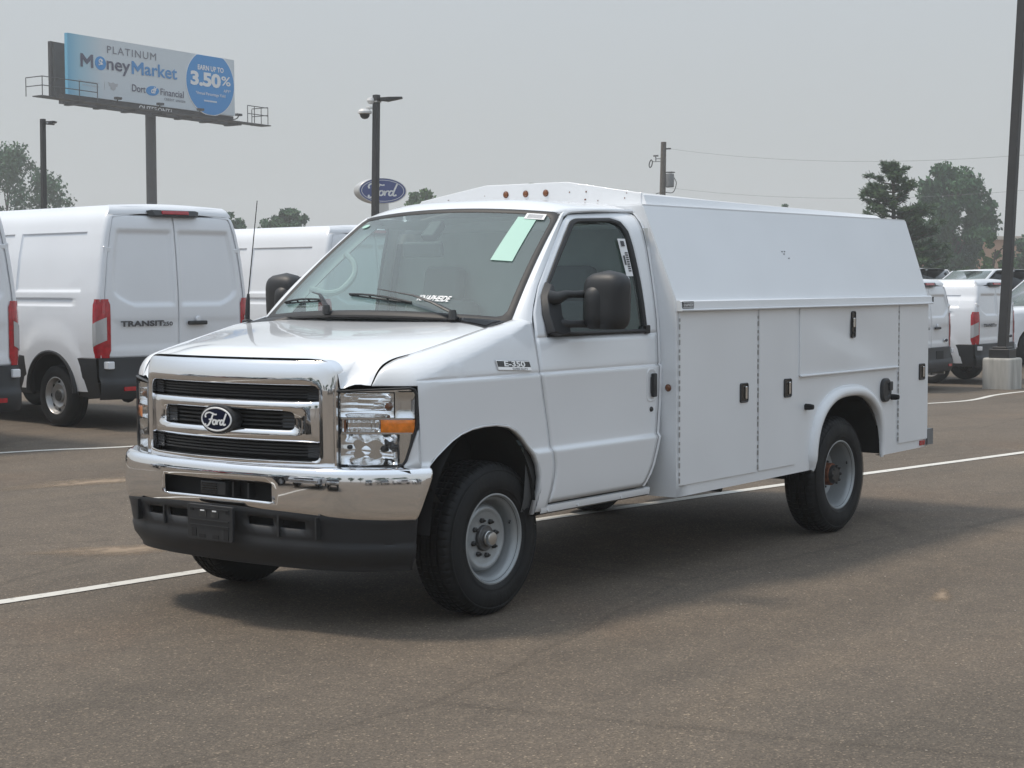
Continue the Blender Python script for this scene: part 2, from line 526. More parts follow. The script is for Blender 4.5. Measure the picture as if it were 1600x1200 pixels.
SCRIPT = [  # handwritten oval-emblem word drawn as pen strokes in a unit box
    [(.055, .60), (.03, .70), (.08, .82), (.22, .88), (.36, .84), (.47, .78), (.56, .80)],
    [(.40, .82), (.33, .60), (.26, .38), (.17, .20), (.07, .14), (.02, .20), (.05, .27)],
    [(.19, .50), (.28, .52), (.38, .55)],
    [(.47, .50), (.40, .46), (.37, .36), (.40, .26), (.46, .26), (.51, .36), (.50, .46), (.47, .50), (.53, .45), (.58, .48)],
    [(.58, .48), (.57, .36), (.55, .24)],
    [(.57, .38), (.62, .46), (.68, .49), (.70, .45)],
    [(.84, .46), (.79, .50), (.73, .44), (.70, .33), (.73, .25), (.79, .28), (.85, .40)],
    [(.98, .86), (.92, .66), (.86, .44), (.84, .30), (.88, .24), (.95, .30)],
]
def put_script(mb, fn, w, h, pen=0.028, mi=0):
    for st in SCRIPT:
        P = crom([(x, y, 0) for x, y in st], 5)
        rows = []
        for i, p in enumerate(P):
            t = (P[min(i + 1, len(P) - 1)] - P[max(i - 1, 0)]).normalized()
            k = pen * (0.65 + 0.5 * abs(t.y))
            nx, ny = -t.y, t.x
            rows.append([fn(((p.x - .5 + nx * k) * w, (p.y - .5) * h + ny * k * w)), fn(((p.x - .5 - nx * k) * w, (p.y - .5) * h - ny * k * w))])
        mb.grid(rows, mi=mi)

# ------------------------------------------------------------------ ground
def gz(x, y):
    """the lot falls away gently to the rear right and rises again beyond"""
    t = min(max((x - 9.0) / 15.0, 0), 1); t = t * t * (3 - 2 * t)
    u = min(max((x - 28.5) / 5.0, 0), 1); u = u * u * (3 - 2 * u)
    return -0.44 * t + 0.40 * u

def sheet(name, x0, x1, y0, y1, nx, ny, mat, dz=0.0):
    m = MB()
    m.grid([[(lerp(x0, x1, i / nx), lerp(y0, y1, j / ny), gz(lerp(x0, x1, i / nx), 0) + dz) for j in range(ny + 1)] for i in range(nx + 1)])
    return m
m = MB()
xs = [-2500, -600, -150, -40, -12] + [-8 + 1.5 * i for i in range(37)] + [60, 90, 160, 300, 700, 2500]
ys = [-2500, -500, -100, -20, 0, 20, 60, 120, 300, 700, 2500]
m.grid([[(x, y, gz(x, y)) for y in ys] for x in xs])
g = m.build('parking_lot', 'asphalt'); g['kind'] = 'structure'; g['label'] = 'worn brown grey asphalt of the parking lot'

def stripe(name, pts, w, label):
    P = resample(crom([(x, y, 0) for x, y in pts], 12), 60)
    rows = []
    rnd = random.Random(3)
    for i, p in enumerate(P):
        t = (P[min(i + 1, len(P) - 1)] - P[max(i - 1, 0)]).normalized()
        nx, ny = -t.y, t.x
        wa = w / 2 + rnd.uniform(-.003, .003); wb = w / 2 + rnd.uniform(-.003, .003)
        rows.append([(p.x + nx * wa, p.y + ny * wa, gz(p.x, 0) + 0.004), (p.x - nx * wb, p.y - ny * wb, gz(p.x, 0) + 0.004)])
    mm = MB(); mm.grid(rows)
    o = mm.build(name, 'line_paint'); o['kind'] = 'structure'; o['label'] = label
stripe('painted_line', [(-9, 2.25), (-4, 1.65), (-1.2, 1.31), (0.1, 1.19), (2.87, .895), (5.65, .51), (7.4, .22), (9.24, -.08), (14, -.8)], .10, 'long white painted line running under the white service truck')
stripe('painted_line', [(-6, 10.6), (0, 8.9), (3.6, 7.81), (4.25, 7.56), (5.0, 7.20), (9, 6.0)], .10, 'white painted line in front of the parked vans at left')
stripe('painted_line', [(17.5, 5.3), (21.0, 5.35), (23.5, 5.75), (25.6, 5.55), (28.0, 5.0), (36, 3.5)], .11, 'white painted line beside the lamp base at right')

# pale dust patches and small litter on the asphalt
def dust_mat():
    mt, n, l, b = new_mat('dust')
    tc = n.new('ShaderNodeTexCoord')
    t = n.new('ShaderNodeTexNoise'); t.inputs['Scale'].default_value = 9; t.inputs['Detail'].default_value = 8; t.inputs['Roughness'].default_value = 0.7
    l.new(tc.outputs['Object'], t.inputs['Vector'])
    gr = n.new('ShaderNodeVertexColor'); gr.layer_name = 'fade'
    mu = n.new('ShaderNodeMath'); mu.operation = 'MULTIPLY'
    l.new(t.outputs[0], mu.inputs[0]); l.new(gr.outputs[0], mu.inputs[1])
    r = n.new('ShaderNodeMapRange'); r.inputs[1].default_value = 0.08; r.inputs[2].default_value = 0.45; r.inputs[3].default_value = 0; r.inputs[4].default_value = 1.0
    l.new(mu.outputs[0], r.inputs[0])
    b.inputs['Base Color'].default_value = (0.26, 0.195, 0.135, 1); b.inputs['Roughness'].default_value = 0.95
    l.new(r.outputs[0], b.inputs['Alpha'])
dust_mat()
def dust(cx, cy, lx, ly, rot, label):
    mm = MB(); rows = []; cols = []
    n = 28
    for i in range(7):
        q = i / 6
        row = []
        for k in range(n):
            a = 2 * math.pi * k / n
            rr = q * (1 + .18 * math.sin(3 * a + cx) + .1 * math.sin(7 * a))
            x, y = rr * lx * math.cos(a), rr * ly * math.sin(a)
            X, Y = cx + x * math.cos(rot) - y * math.sin(rot), cy + x * math.sin(rot) + y * math.cos(rot)
            row.append((X, Y, gz(X, 0) + .0025)); cols.append(1 - q)
        rows.append(row)
    mm.grid(rows, cv=True)
    o = mm.build('dust_patch', 'dust', merge=False, recalc=False); o['kind'] = 'stuff'; o['label'] = label
    ca = o.data.color_attributes.new('fade', 'FLOAT_COLOR', 'POINT')
    for i, c in enumerate(cols): ca.data[i].color = (c, c, c, 1)
dust(0.35, 2.15, .75, .28, R(-30), 'pale dusty patch on asphalt left of the truck bumper')
dust(2.7, 5.1, 1.3, .30, R(-20), 'faint pale dusty streak on asphalt before the left vans')
dust(1.75, -2.45, .28, .07, R(20), 'small pale sandy smear on asphalt in front of rear wheel')

mm = MB(); rnd = random.Random(11)
for k in range(420):
    d = 3.2 + 16 * rnd.random() ** 1.6
    a = rnd.uniform(-.30, .30) + math.atan2(.60038, .79757)
    x, y = -6.59 + d * math.cos(a), -5.98 + d * math.sin(a)
    s = rnd.uniform(.003, .0075)
    z = gz(x, 0)
    vs = [(x + s * rnd.uniform(-1, 1), y + s * rnd.uniform(-1, 1), z + s * rnd.uniform(0, .8)) for _ in range(6)]
    mm.add(vs, [(0, 1, 2), (2, 3, 0), (3, 4, 5), (1, 3, 5), (0, 4, 5)])
pmat('pebble', (0.34, 0.30, 0.25), 0.9, var=0.4, vscale=30)
o = mm.build('loose_grit', 'pebble', smooth=None, merge=False); o['kind'] = 'stuff'; o['label'] = 'loose pale grit scattered over the asphalt'

# ------------------------------------------------------------------ the white service truck
truck = thing('service_truck', 'white cutaway service truck with chrome bumper and canted enclosed utility body', 'truck')

WT = [(.44, .945), (.47, .960), (.50, .976), (.56, .986), (.70, .996), (.766, 1.001), (.775, 1.000), (.792, .986), (.95, .984), (1.10, .985), (1.157, .986), (1.1625, .973), (1.167, .973), (1.173, .977), (1.20, .976),
      (1.30, .971), (1.40, .965), (1.50, .952), (1.60, .936), (1.70, .918), (1.80, .899), (1.88, .878), (1.93, .855), (1.96, .832), (1.99, .797), (2.02, .75)]
TA = [(1.18, 0), (1.32, .025), (1.44, .062), (1.59, .098), (1.78, .138), (1.88, .153), (1.96, .142), (2.0, .12)]
WP = [(-.735, .755), (-.72, .780), (-.70, .814), (-.675, .855), (-.66, .878), (-.645, .900), (-.622, .928), (-.60, .945), (-.56, .958), (-.5, .967), (-.3, .980), (-.1, .986), (.1, .988), (2, .988)]
XF = [(.44, .345), (.51, .355), (.60, .385), (.68, .397), (.74, .38), (.80, .362), (.90, .345), (1.0, .322), (1.15, .288), (1.32, .298), (1.40, .315), (1.44, .335), (1.50, .378), (1.59, .46), (1.78, .69), (1.95, .885), (1.97, .915)]
def W(x, z):
    w = stab(WT, z, .004) - (.988 - tab(WP, x))
    if z > 1.18:
        xf = tab(XF, z); q = min(1, max(0, (1.36 - x) / (1.36 - xf)))
        w -= stab(TA, z, .03) * q ** 1.15
    return w
XR = [(.44, 1.17), (.505, 1.205), (.55, 1.25), (.61, 1.293), (.70, 1.325), (.78, 1.347), (.97, 1.372), (1.20, 1.378), (1.60, 1.38), (2.0, 1.385)]
YT = [(-.74, .765), (-.72, .772), (-.66, .785), (-.5, .805), (-.3, .825), (0, .845), (.3, .85)]
ZT = [(-.735, 1.12), (-.72, 1.143), (-.70, 1.185), (-.669, 1.222), (-.63, 1.243), (-.585, 1.26), (-.30, 1.32), (.01, 1.387), (.15, 1.407), (.30, 1.435)]
ARCH = [(-.56, .772), (-.544, .784), (-.50, .818), (-.446, .852), (-.39, .885), (-.328, .911), (-.25, .930), (-.163, .938), (-.07, .938), (.022, .924), (.08, .900), (.13, .868), (.18, .822), (.219, .772), (.245, .725), (.262, .66), (.266, .60), (.268, .47)]

levels = sorted(set([.462, .475, .49, .51, .54, .58, .62, .66, .70, .735, .755, .765, .77, .775, .78, .786, .792, .80, .84, .90, .96, 1.02, 1.08, 1.12, 1.14, 1.152, 1.157, 1.1605, 1.1635, 1.167, 1.170, 1.174, 1.18, 1.20, 1.22, 1.24, 1.26, 1.28, 1.30, 1.32, 1.34, 1.36, 1.375, 1.39, 1.40, 1.41, 1.42]))

def fender_pt(X, z):
    zt, yt = stab(ZT, X, .02), stab(YT, X, .02)
    z = min(z, zt)
    h = min(.15, .6 * (zt - .78))
    sh = .36
    k = (max(X, 0) / sh) ** 2
    x = X + (tab(XF, z) - .006 - sh) * k
    zs = zt - h
    if z > zs:
        wy = W(X, zs); q = (z - zs) / h
        y = yt + (wy - yt) * math.sqrt(max(0, 1 - q ** 2.2))
        y = min(y, W(X, z) + .0) if X > -.60 else y
    else: y = W(X, z)
    return (x, -y, z)

def fender_mb():
    m = MB()
    Xs = [-.722, -.715, -.707, -.70, -.69, -.68, -.67, -.662, -.655, -.645, -.635, -.622, -.61, -.599, -.597, -.59, -.575, -.56, -.55, -.544] + [-.53 + .0225 * i for i in range(34)] + [.245, .252, .257, .261, .264, .266, .268, .275, .29, .31, .335, .36]
    Xs = sorted(set(Xs))
    rows = []
    for X in Xs:
        zt = stab(ZT, X, .02)
        if X < -.598: zb = 1.142
        elif X < -.56: zb = .775
        elif X < .268: zb = tab(ARCH, X)
        else: zb = .475
        zb = min(zb, zt)
        ls = [max(min(z, zt), zb) for z in levels]
        # crowd extra rows near the top roll
        top = [zt - d for d in (.10, .08, .06, .045, .03, .02, .012, .006, .002, 0)]
        ls = sorted([z for z in ls] + [max(t, zb) for t in top] + [min(zt, zb + q) for q in (.003, .008, .016)])
        rows.append([fender_pt(X, z) for z in ls])
    m.grid(rows)
    # filler piece in front, below the slanted lamp edge
    fr_ = []
    for X in [lerp(-.652, -.597, k / 8) for k in range(9)]:
        zc = min(.945, lerp(.777, .945, (X + .655) / .055))
        fr_.append([(X, -W(X, lerp(.775, zc, k / 5)), lerp(.775, zc, k / 5)) for k in range(6)])
    m.grid(fr_)
    # rolled arch lip turning inboard
    A = [fender_pt(x, z) for x, z in ARCH]
    m.grid([[(p[0], p[1] + d, p[2] - e) for p in A] for d, e in ((0, 0), (.006, .006), (.03, .006))])
    return m
fm = fender_mb()
for s in (0, 1):
    f = (fm if s == 0 else fm.mirror()).build('fender', 'paint', truck, smooth=40, solid=.006)
    if s == 0: fender_l = f

# hood
ZC = [(-.93, 1.285), (-.85, 1.302), (-.7, 1.322), (-.4, 1.356), (-.1, 1.388), (.25, 1.428)]
HXF = [(0, -.905), (.15, -.900), (.30, -.884), (.45, -.857), (.55, -.830), (.60, -.812), (.625, -.801), (.64, -.793), (.66, -.782), (.70, -.760), (.77, -.722), (.80, -.715)]
HZF = [(0, 1.266), (.35, 1.266), (.50, 1.265), (.56, 1.261), (.59, 1.250), (.612, 1.232), (.628, 1.207), (.637, 1.175), (.642, 1.130), (.66, 1.130), (.77, 1.146), (.8, 1.15)]
def hood_z(x, y):
    yt = stab(YT, x, .02) - .004
    t = min(1, abs(y) / yt)
    ze = stab(ZT, x, .03)
    return ze + (stab(ZC, x, .05) - ze) * (1 - t ** 3.2)
hm = MB(); rows = []
NV = 30
ty = [-(1 - (1 - i / NV) ** 1.0) for i in range(NV + 1)]
tys = sorted(set([round(-1 + k / 36, 4) for k in range(73)] + [round(q * s_, 4) for q in (.745, .76, .77, .78, .788, .796, .804, .81, .816, .822, .828, .833, .838, .842, .85, .87, .95, .985) for s_ in (1, -1)]))
for i in range(41):
    r = (i / 40) ** 1.5
    row = []
    for t in tys:
        # lateral position follows the cut line, which widens to the rear
        y0 = t * .766
        xf = stab(HXF, abs(y0), .003)
        xr = .232 - .215 * (t * t)
        x = xf + (xr - xf) * r
        yt = stab(YT, x, .02) - .004
        y = t * yt if r > 0 else y0
        y = lerp(y0, t * yt, min(1, r * 3))
        d = min(1, (x - xf) / .13)
        zf = stab(HZF, abs(y0), .002)
        z = zf + (hood_z(x, y) - zf) * (1 - (1 - d) ** 2.4)
        q_ = min(1, max(0, (abs(t) - .845) / .155)); q_ = q_ * q_ * (3 - 2 * q_)
        z = lerp(z, min(hood_z(x, y), max(z, hood_z(x, y))), q_)
        row.append((x, y, z))
    rows.append(row)
hm.grid(rows)
hood = hm.build('hood', 'paint', truck, smooth=60)
# dark under-hood box so that the gaps read dark
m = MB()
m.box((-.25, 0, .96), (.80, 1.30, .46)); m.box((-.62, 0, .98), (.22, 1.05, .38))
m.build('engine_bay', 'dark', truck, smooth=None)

# doors
def wpt(x, z, d=0.0, side=-1): return (x, side * (W(x, z) + d), z)
dl = [.515, .54, .58, .62, .66, .70, .735, .755, .765, .77, .775, .78, .786, .792, .80, .84, .90, .96, 1.02, 1.08, 1.12, 1.14, 1.152, 1.157, 1.1605, 1.1635, 1.167, 1.170, 1.174, 1.18, 1.20, 1.25, 1.30, 1.335]
WIN_O = [(.395, 1.335), (.45, 1.515), (.50, 1.58), (.905, 1.93), (.95, 1.945), (1.18, 1.952), (1.235, 1.935), (1.262, 1.88), (1.276, 1.60), (1.278, 1.335)]
WIN_I = [(.425, 1.357), (.478, 1.512), (.52, 1.565), (.925, 1.908), (.96, 1.922), (1.17, 1.928), (1.214, 1.912), (1.237, 1.87), (1.250, 1.60), (1.252, 1.357)]
def door_mb():
    m = MB(); rows = []
    for z in dl:
        x0, x1 = tab(XF, z) + .001, tab(XR, z) - .005
        row = []
        for k in range(33):
            x = lerp(x0, x1, k / 32)
            d = 0.0
            # dished recess for the handle
            hx, hz = (x - 1.295) / .052, (z - 1.055) / .092
            row.append(wpt(x, z, d))
        rows.append(row)
    m.grid(rows)
    # upper frame between the outline and the window opening
    outer = [(tab(XF, 1.335) + .001, 1.335), (tab(XF, 1.46) + .001, 1.46), (tab(XF, 1.59) + .001, 1.59), (.862, 1.93), (.93, 1.968), (1.22, 1.982), (1.34, 1.984), (1.374, 1.97), (1.375, 1.62), (1.373, 1.335)]
    N = 80
    O = resample([(x, z, 0) for x, z in outer], N); I = resample([(x, z, 0) for x, z in WIN_O], N)
    # open band (not across the belt)
    rr = []
    for t in (0, .25, .5, .75, 1):
        rr.append([wpt(lerp(a.x, b.x, t), lerp(a.y, b.y, t)) for a, b in zip(O, I)])
    m.grid(rr)
    return m
dm = door_mb()
def glass_loop(mb, loop, d, n=10):
    """fill a window loop (x, z) on the body side"""
    zs = [p[1] for p in loop]; z0, z1 = min(zs), max(zs)
    rows = []
    for i in range(n * 2 + 1):
        z = lerp(z0, z1, i / (n * 2)); z = min(max(z, z0 + 1e-4), z1 - 1e-4)
        xs = []
        m_ = len(loop)
        for k in range(m_):
            a, b = loop[k], loop[(k + 1) % m_]
            if (a[1] - z) * (b[1] - z) < 0: xs.append(a[0] + (b[0] - a[0]) * (z - a[1]) / (b[1] - a[1]))
        rows.append([wpt(lerp(min(xs), max(xs), k / n), z, d) for k in range(n + 1)])
    mb.grid(rows)
def seal_mb():
    m = MB()
    O = [(p.x, p.y) for p in resample([(x, z, 0) for x, z in WIN_O], 90, True)]
    I = [(p.x, p.y) for p in resample([(x, z, 0) for x, z in WIN_I], 90, True)]
    m.ring(O, I, [(0, -.004), (.1, .004), (.6, .004), (.9, -.002), (1, -.012), (1, -.03)], lambda p, d: wpt(p[0], p[1], d))
    return m
gm = MB(); glass_loop(gm, WIN_I, -.012)
sm = seal_mb()
for s in (0, 1):
    F = (lambda q: q) if s == 0 else (lambda q: q.mirror())
    door = F(dm).build('door', 'paint', truck, smooth=40, solid=.008)
    door['label'] = 'driver door with dark handle' if s == 0 else 'passenger door on the far side'
    F(sm).build('window_seal', 'seal', door)
    F(gm).build('window_glass', 'side_glass', door)
    b = MB(); b.tube([wpt(x, 1.347, .003) for x in (.42, .6, .8, 1.0, 1.2, 1.28)], .013, 6); b.box((1.27, -W(1.27, 1.37) - .006, 1.355), (.045, .022, .045))
    F(b).build('belt_trim', 'seal', door, bevel=.005)
    # handle: recessed cup, paddle and lock
    b = MB()
    ol = rrect(1.245, 1.342, .965, 1.145, .03)
    il = rrect(1.256, 1.331, .976, 1.134, .024)
    b.ring(ol, il, [(0, .0005), (.35, .0035), (1, .0035), (1.4, .001)], lambda p, d: wpt(p[0], p[1], d))
    F(b).build('handle_cup', 'paint', door)
    b = MB(); b.box((1.303, -.998, 1.055), (.036, .020, .128)); b.box((1.289, -.992, 1.055), (.016, .012, .09))
    F(b).build('door_handle', 'plastic', door, bevel=.006)
    b = MB(); b.lathe([(0, .008), (.010, .008), (.013, .004), (.015, -.004)], (1.292, -.9855, .925), 'y', 14, -1)
    F(b).build('door_lock', 'steel_dark', door)

# rocker, rear cab corner
b = MB(); rows = []
for z, d in ((.505, -.016), (.50, -.004), (.485, -.004), (.466, -.010), (.455, -.03), (.455, -.10)):
    rows.append([(x, -(.976 + d), z) for x in [.30 + .05 * i for i in range(21)]])
b.grid(rows)
for x in (.36, .62, 1.02): b.lathe([(0, .004), (.007, .004), (.007, 0)], (x, -.970, .478), 'y', 8, -1)
rk = b
cm = MB(); rows = []
for z in dl[:-1] + [1.335, 1.4, 1.46, 1.52, 1.58, 1.64, 1.70, 1.76, 1.82, 1.88, 1.93, 1.97, 1.985]:
    x0 = tab(XR, z)
    x1 = x0 + .040 if z < 1.9 else x0 + .035
    rows.append([wpt(lerp(x0, x1, k / 5), z, -.0 if k < 4 else -.006 * (k - 3)) for k in range(6)] + [(x1 + .004, -(W(x1, z) - .06), z)])
cm.grid(rows)
for s in (0, 1):
    F = (lambda q: q) if s == 0 else (lambda q: q.mirror())
    F(rk).build('rocker_panel', 'paint', truck)
    F(cm).build('cab_corner', 'paint', truck, smooth=40)

# inner walls and door jamb behind the gaps
for s in (-1, 1):
    b = MB(); b.grid([[(x, s * (W(x, z) - .045), z) for x in (.20, .5, .8, 1.1, tab(XR, z) - .05)] for z in (.48, .55, .62, .7, .8, 1.1, 1.30)])
    b.grid([[(x, s * (W(x, z) - .045), z) for x in (tab(XR, z) - .05, tab(XR, z) + .025)] for z in (.48, .55, .62, .7, .8, 1.1, 1.30, 1.5, 1.7, 1.84)])
    b.build('door_jamb', 'interior_dark', truck)

# windshield surface
def ws(u, v):
    """u -1..1 across, v 0..1 base to roof"""
    a = abs(u)
    yb = .845 * u; xb = .222 - .15 * (1 - a ** 2.2) ; zb = 1.405 + .035 * (1 - a * a)
    yt = .682 * u; xt = .885 - .085 * (1 - a ** 2.2); zt = 1.972 + .034 * (1 - a * a)
    bow = .018 * math.sin(math.pi * v)
    return Vector((lerp(xb, xt, v) - bow * .65, lerp(yb, yt, v), lerp(zb, zt, v) + bow * .75))
def wsn(u, v):
    e_ = .01
    n = (ws(u + e_, v) - ws(u - e_, v)).cross(ws(u, v + e_) - ws(u, v - e_)).normalized()
    return n if n.x < 0 else -n
b = MB(); b.grid([[ws(-.97 + 1.94 * i / 28, .02 + .965 * j / 14) for i in range(29)] for j in range(15)])
wsh = b.build('windshield', 'windshield', truck, smooth=60)
O = rrect(-1, 1, 0, 1, (.03, .03, .06, .06), 6); I = rrect(-.955, .955, .045, .962, (.05, .05, .07, .07), 6)
O = [(p.x, p.y) for p in resample([(x, y, 0) for x, y in O], 140, True)]; I = [(p.x, p.y) for p in resample([(x, y, 0) for x, y in I], 140, True)]
b = MB(); b.ring(O, I, [(0, -.012), (0, .004), (.3, .007), (.8, .005), (1, .001)], lambda p, d: ws(p[0], p[1]) + wsn(min(.95, max(-.95, p[0])), min(.95, max(.05, p[1]))) * d)
b.build('windshield_seal', 'seal', wsh, smooth=50)
def on_ws(u, v, d=.004): return ws(u, v) + wsn(u, v) * d

# A pillars: strip between windshield and door edge
def pillar_mb():
    m = MB(); rows = []
    for i in range(25):
        v = i / 24
        a = ws(-1.0, v) + Vector((-.002, 0, 0))
        zz = lerp(1.405, 1.978, v)
        d = Vector(wpt(tab(XF, zz) - .006, zz))
        if v > .93: d = Vector(wpt(lerp(.862, .93, (v - .93) / .07), zz))
        mid = (a + d) / 2 + Vector((-.010, -.010, .006))
        rows.append([a + Vector((.012, .02, -.012)), a, lerp(a, mid, .6), mid, lerp(d, mid, .5) + Vector((-.002, -.002, 0)), d, d + Vector((.02, .03, 0))])
    m.grid(rows)
    return m
pm = pillar_mb()
for s in (0, 1): (pm if s == 0 else pm.mirror()).build('windshield_pillar', 'paint', truck, smooth=45)

# roof
b = MB(); rows = []
for i in range(21):
    t = -1 + 2 * i / 20
    a = abs(t)
    f = ws(t * .999, 1.0) + Vector((-.004, 0, .004))
    row = [f + Vector((.004, 0, -.012)), f]
    for k in range(1, 15):
        q = k / 14
        x = lerp(f.x, 1.405, q)
        hw = lerp(.690, .800, q ** .8)
        y = t * hw
        crown = 2.066 - .006 * (1 - q)
        zz = crown - (crown - 1.992) * a ** 3.4
        zz = lerp(f.z, zz, 1 - (1 - min(1, q * 3.2)) ** 2.2)
        row.append(Vector((x, y, zz)))
    row.append(row[-1] + Vector((.004, 0, -.03)))
    rows.append(row)
b.grid(rows)
roof = b.build('cab_roof', 'paint', truck, smooth=50, solid=.01)
# drip gutter along door top
for s in (-1, 1):
    m = MB(); P = crom([(.86, s * .690, 1.945), (.92, s * .697, 1.976), (1.0, s * .722, 1.985), (1.15, s * .762, 1.992), (1.38, s * .803, 1.994)], 6)
    m.tube(P, .010, 6)
    m.build('drip_rail', 'paint', roof)
# rear wall and ceiling lining of the cab
b = MB(); b.grid([[(1.39, -.90 + 1.8 * i / 8, z) for i in range(9)] for z in (.5, 1.2, 1.6, 1.9)]); b.build('cab_back_wall', 'interior', truck)
b = MB(); b.grid([[(x, y, 1.965 - .05 * (abs(y) / .7) ** 3) for y in (-.68, -.5, -.25, 0, .25, .5, .68)] for x in (.92, 1.1, 1.385)]); b.build('headliner', 'interior_light', truck)
b = MB(); b.box((.85, 0, .62), (1.1, 1.75, .10)); b.build('cab_floor', 'interior_dark', truck, smooth=None)

# cowl
b = MB(); rows = []
for i in range(61):
    t = -1 + 2 * i / 60
    h = Vector((.236 - .215 * t * t, t * .842, 0)); h.z = hood_z(h.x, h.y * .995) - .006
    g_ = ws(t * .985, .015) + Vector((0, 0, .002))
    rows.append([h + Vector((0, 0, -.03)), h, lerp(h, g_, .35) + Vector((0, 0, .006)), lerp(h, g_, .75) + Vector((0, 0, .004)), g_, g_ + Vector((.03, 0, -.03))])
b.grid(rows)
cowl = b.build('cowl', 'plastic', truck, smooth=50)
for k in range(46):
    t = -.965 + k * .0205
    if k > 30 and k % 3: continue
    b = MB()
    h = Vector((.236 - .215 * t * t, t * .842, 0)); h.z = hood_z(h.x, h.y * .995)
    g_ = ws(t * .985, .015)
    p0, p1 = lerp(h, g_, .12), lerp(h, g_, .88)
    for p in (p0, p1): p.z += .005
    b.tube([p0, lerp(p0, p1, .5) + Vector((0, 0, .006)), p1], .0042, 5)
    b.build('cowl_slat', 'gloss_black', cowl)
for t in (-.16, .52):
    b = MB(); h = Vector((.236 - .215 * t * t, t * .842, 0)); g_ = ws(t * .985, .015); p = lerp(h, g_, .45); p.z = hood_z(h.x, h.y) + .012
    b.box(p, (.030, .022, .012), (0, R(-8), 0)); b.build('washer_nozzle', 'steel_dark', cowl, bevel=.004)

# wipers
def wiper(piv, tip, bend, pl):
    """pivot near the cowl, blade resting along the lower glass"""
    b = MB()
    P0 = on_ws(*piv, .035); P1 = on_ws(*bend, .048); P2 = on_ws(*tip, .032)
    arm_path = [P0, lerp(P0, P1, .5) + Vector((-.004, 0, .008)), P1, lerp(P1, P2, .5), P2]
    b.tube(arm_path, [.016, .014, .010, .006, .005], 8, flat=.55)
    b.lathe([(0, .02), (.017, .018), (.020, .004), (.022, -.03)], P0 + Vector((0, 0, -.005)), 'z', 14)
    arm = b.build('wiper_arm', 'steel_dark', truck)
    b = MB()
    A, Bq = pl
    n = 14
    P = [on_ws(lerp(A[0], Bq[0], i / n), lerp(A[1], Bq[1], i / n), .016 + .012 * math.sin(math.pi * i / n)) for i in range(n + 1)]
    Q = [on_ws(lerp(A[0], Bq[0], i / n), lerp(A[1], Bq[1], i / n), .007) for i in range(n + 1)]
    b.tube(P, .006, 6); b.tube(Q, .005, 4)
    for i in (2, 5, 9, 12): b.tube([P[i], Q[i]], .005, 5)
    b.build('wiper_blade', 'plastic', arm)
wiper((.30, .03), (.58, .175), (.44, .13), ((.42, .12), (.88, .13)))
wiper((-.66, .015), (-.02, .185), (-.35, .12), ((-.33, .10), (.22, .165)))

# inside of the cab
b = MB(); rows = []
for i in range(17):
    t = -1 + i / 8
    f = ws(t * .96, .02)
    rows.append([f + Vector((.01, 0, -.03)), f + Vector((.10, 0, .005)), Vector((f.x + .28, f.y * .97, 1.43)), Vector((.62, f.y * .97, 1.40)), Vector((.66, f.y * .97, 1.34)), Vector((.60, f.y * .97, 1.0))])
b.grid(rows); b.build('dashboard', 'interior', truck, smooth=50)
def seat(y, nm):
    b = MB()
    b.box((.98, y, .88), (.52, .52, .18), (0, R(-6), 0)); b.box((1.24, y, 1.20), (.15, .50, .62), (0, R(12), 0))
    s_ = b.build('seat', 'seat_cloth', truck, bevel=.05, smooth=50)
    b = MB(); b.box((1.315, y, 1.60), (.10, .27, .20), (0, R(10), 0)); b.build('headrest', 'seat_cloth', s_, bevel=.035, smooth=50)
seat(-.46, 'd'); seat(.46, 'p')
b = MB(); c = Vector((.80, -.46, 1.30)); ax = Matrix.Rotation(R(-58), 3, 'Y')
P = [c + ax @ Vector((.19 * math.cos(a), .19 * math.sin(a), 0)) for a in [2 * math.pi * k / 28 for k in range(28)]]
b.tube(P + [P[0]], .015, 8, caps=False)
for a in (20, 160, 270): b.tube([c, c + ax @ Vector((.18 * math.cos(R(a)), .18 * math.sin(R(a)), 0))], .016, 6)
b.tube([c, c + Vector((-.22, 0, -.12))], .035, 8); b.tube([c + Vector((-.01, 0, -.01)), c + Vector((.025, 0, .02))], .07, 14)
b.build('steering_wheel', 'interior_dark', truck)
b = MB(); P = [on_ws(.93, .34, -.05), on_ws(.86, .37, -.11), on_ws(.80, .44, -.15), on_ws(.80, .58, -.15), on_ws(.84, .66, -.11), on_ws(.92, .69, -.05)]
b.tube(crom(P, 5), .017, 8); b.build('grab_handle', 'interior_light', truck)
for s in (-1, 1):
    b = MB(); rows = []
    for i in range(13):
        v = i / 12
        a = ws(s * .97, v) + wsn(s * .9, .5) * -.02
        d = Vector((a.x + .10, s * (W(a.x + .1, max(1.4, a.z)) - .05), a.z))
        rows.append([a, a + Vector((.03, -s * .05, -.015)), (a + d) / 2 + Vector((.02, -s * .045, -.01)), d])
    b.grid(rows)
    b.build('pillar_trim', 'interior_light', truck)
b = MB(); c = on_ws(.15, .80, -.08)
b.box(c + Vector((.0, 0, -.045)), (.04, .25, .085), (0, R(-10), R(6))); mir = b.build('rear_view_mirror', 'interior_dark', truck, bevel=.012)
b = MB(); b.box(on_ws(.11, .88, -.065), (.13, .09, .05), (0, R(-42), 0)); b.build('sensor_housing', 'plastic', mir, bevel=.012)
b = MB(); b.box(c + Vector((-.018, 0.02, -.035)), (.004, .06, .04), (0, R(-10), R(6))); b.build('camera_window', 'grey_metal', mir)

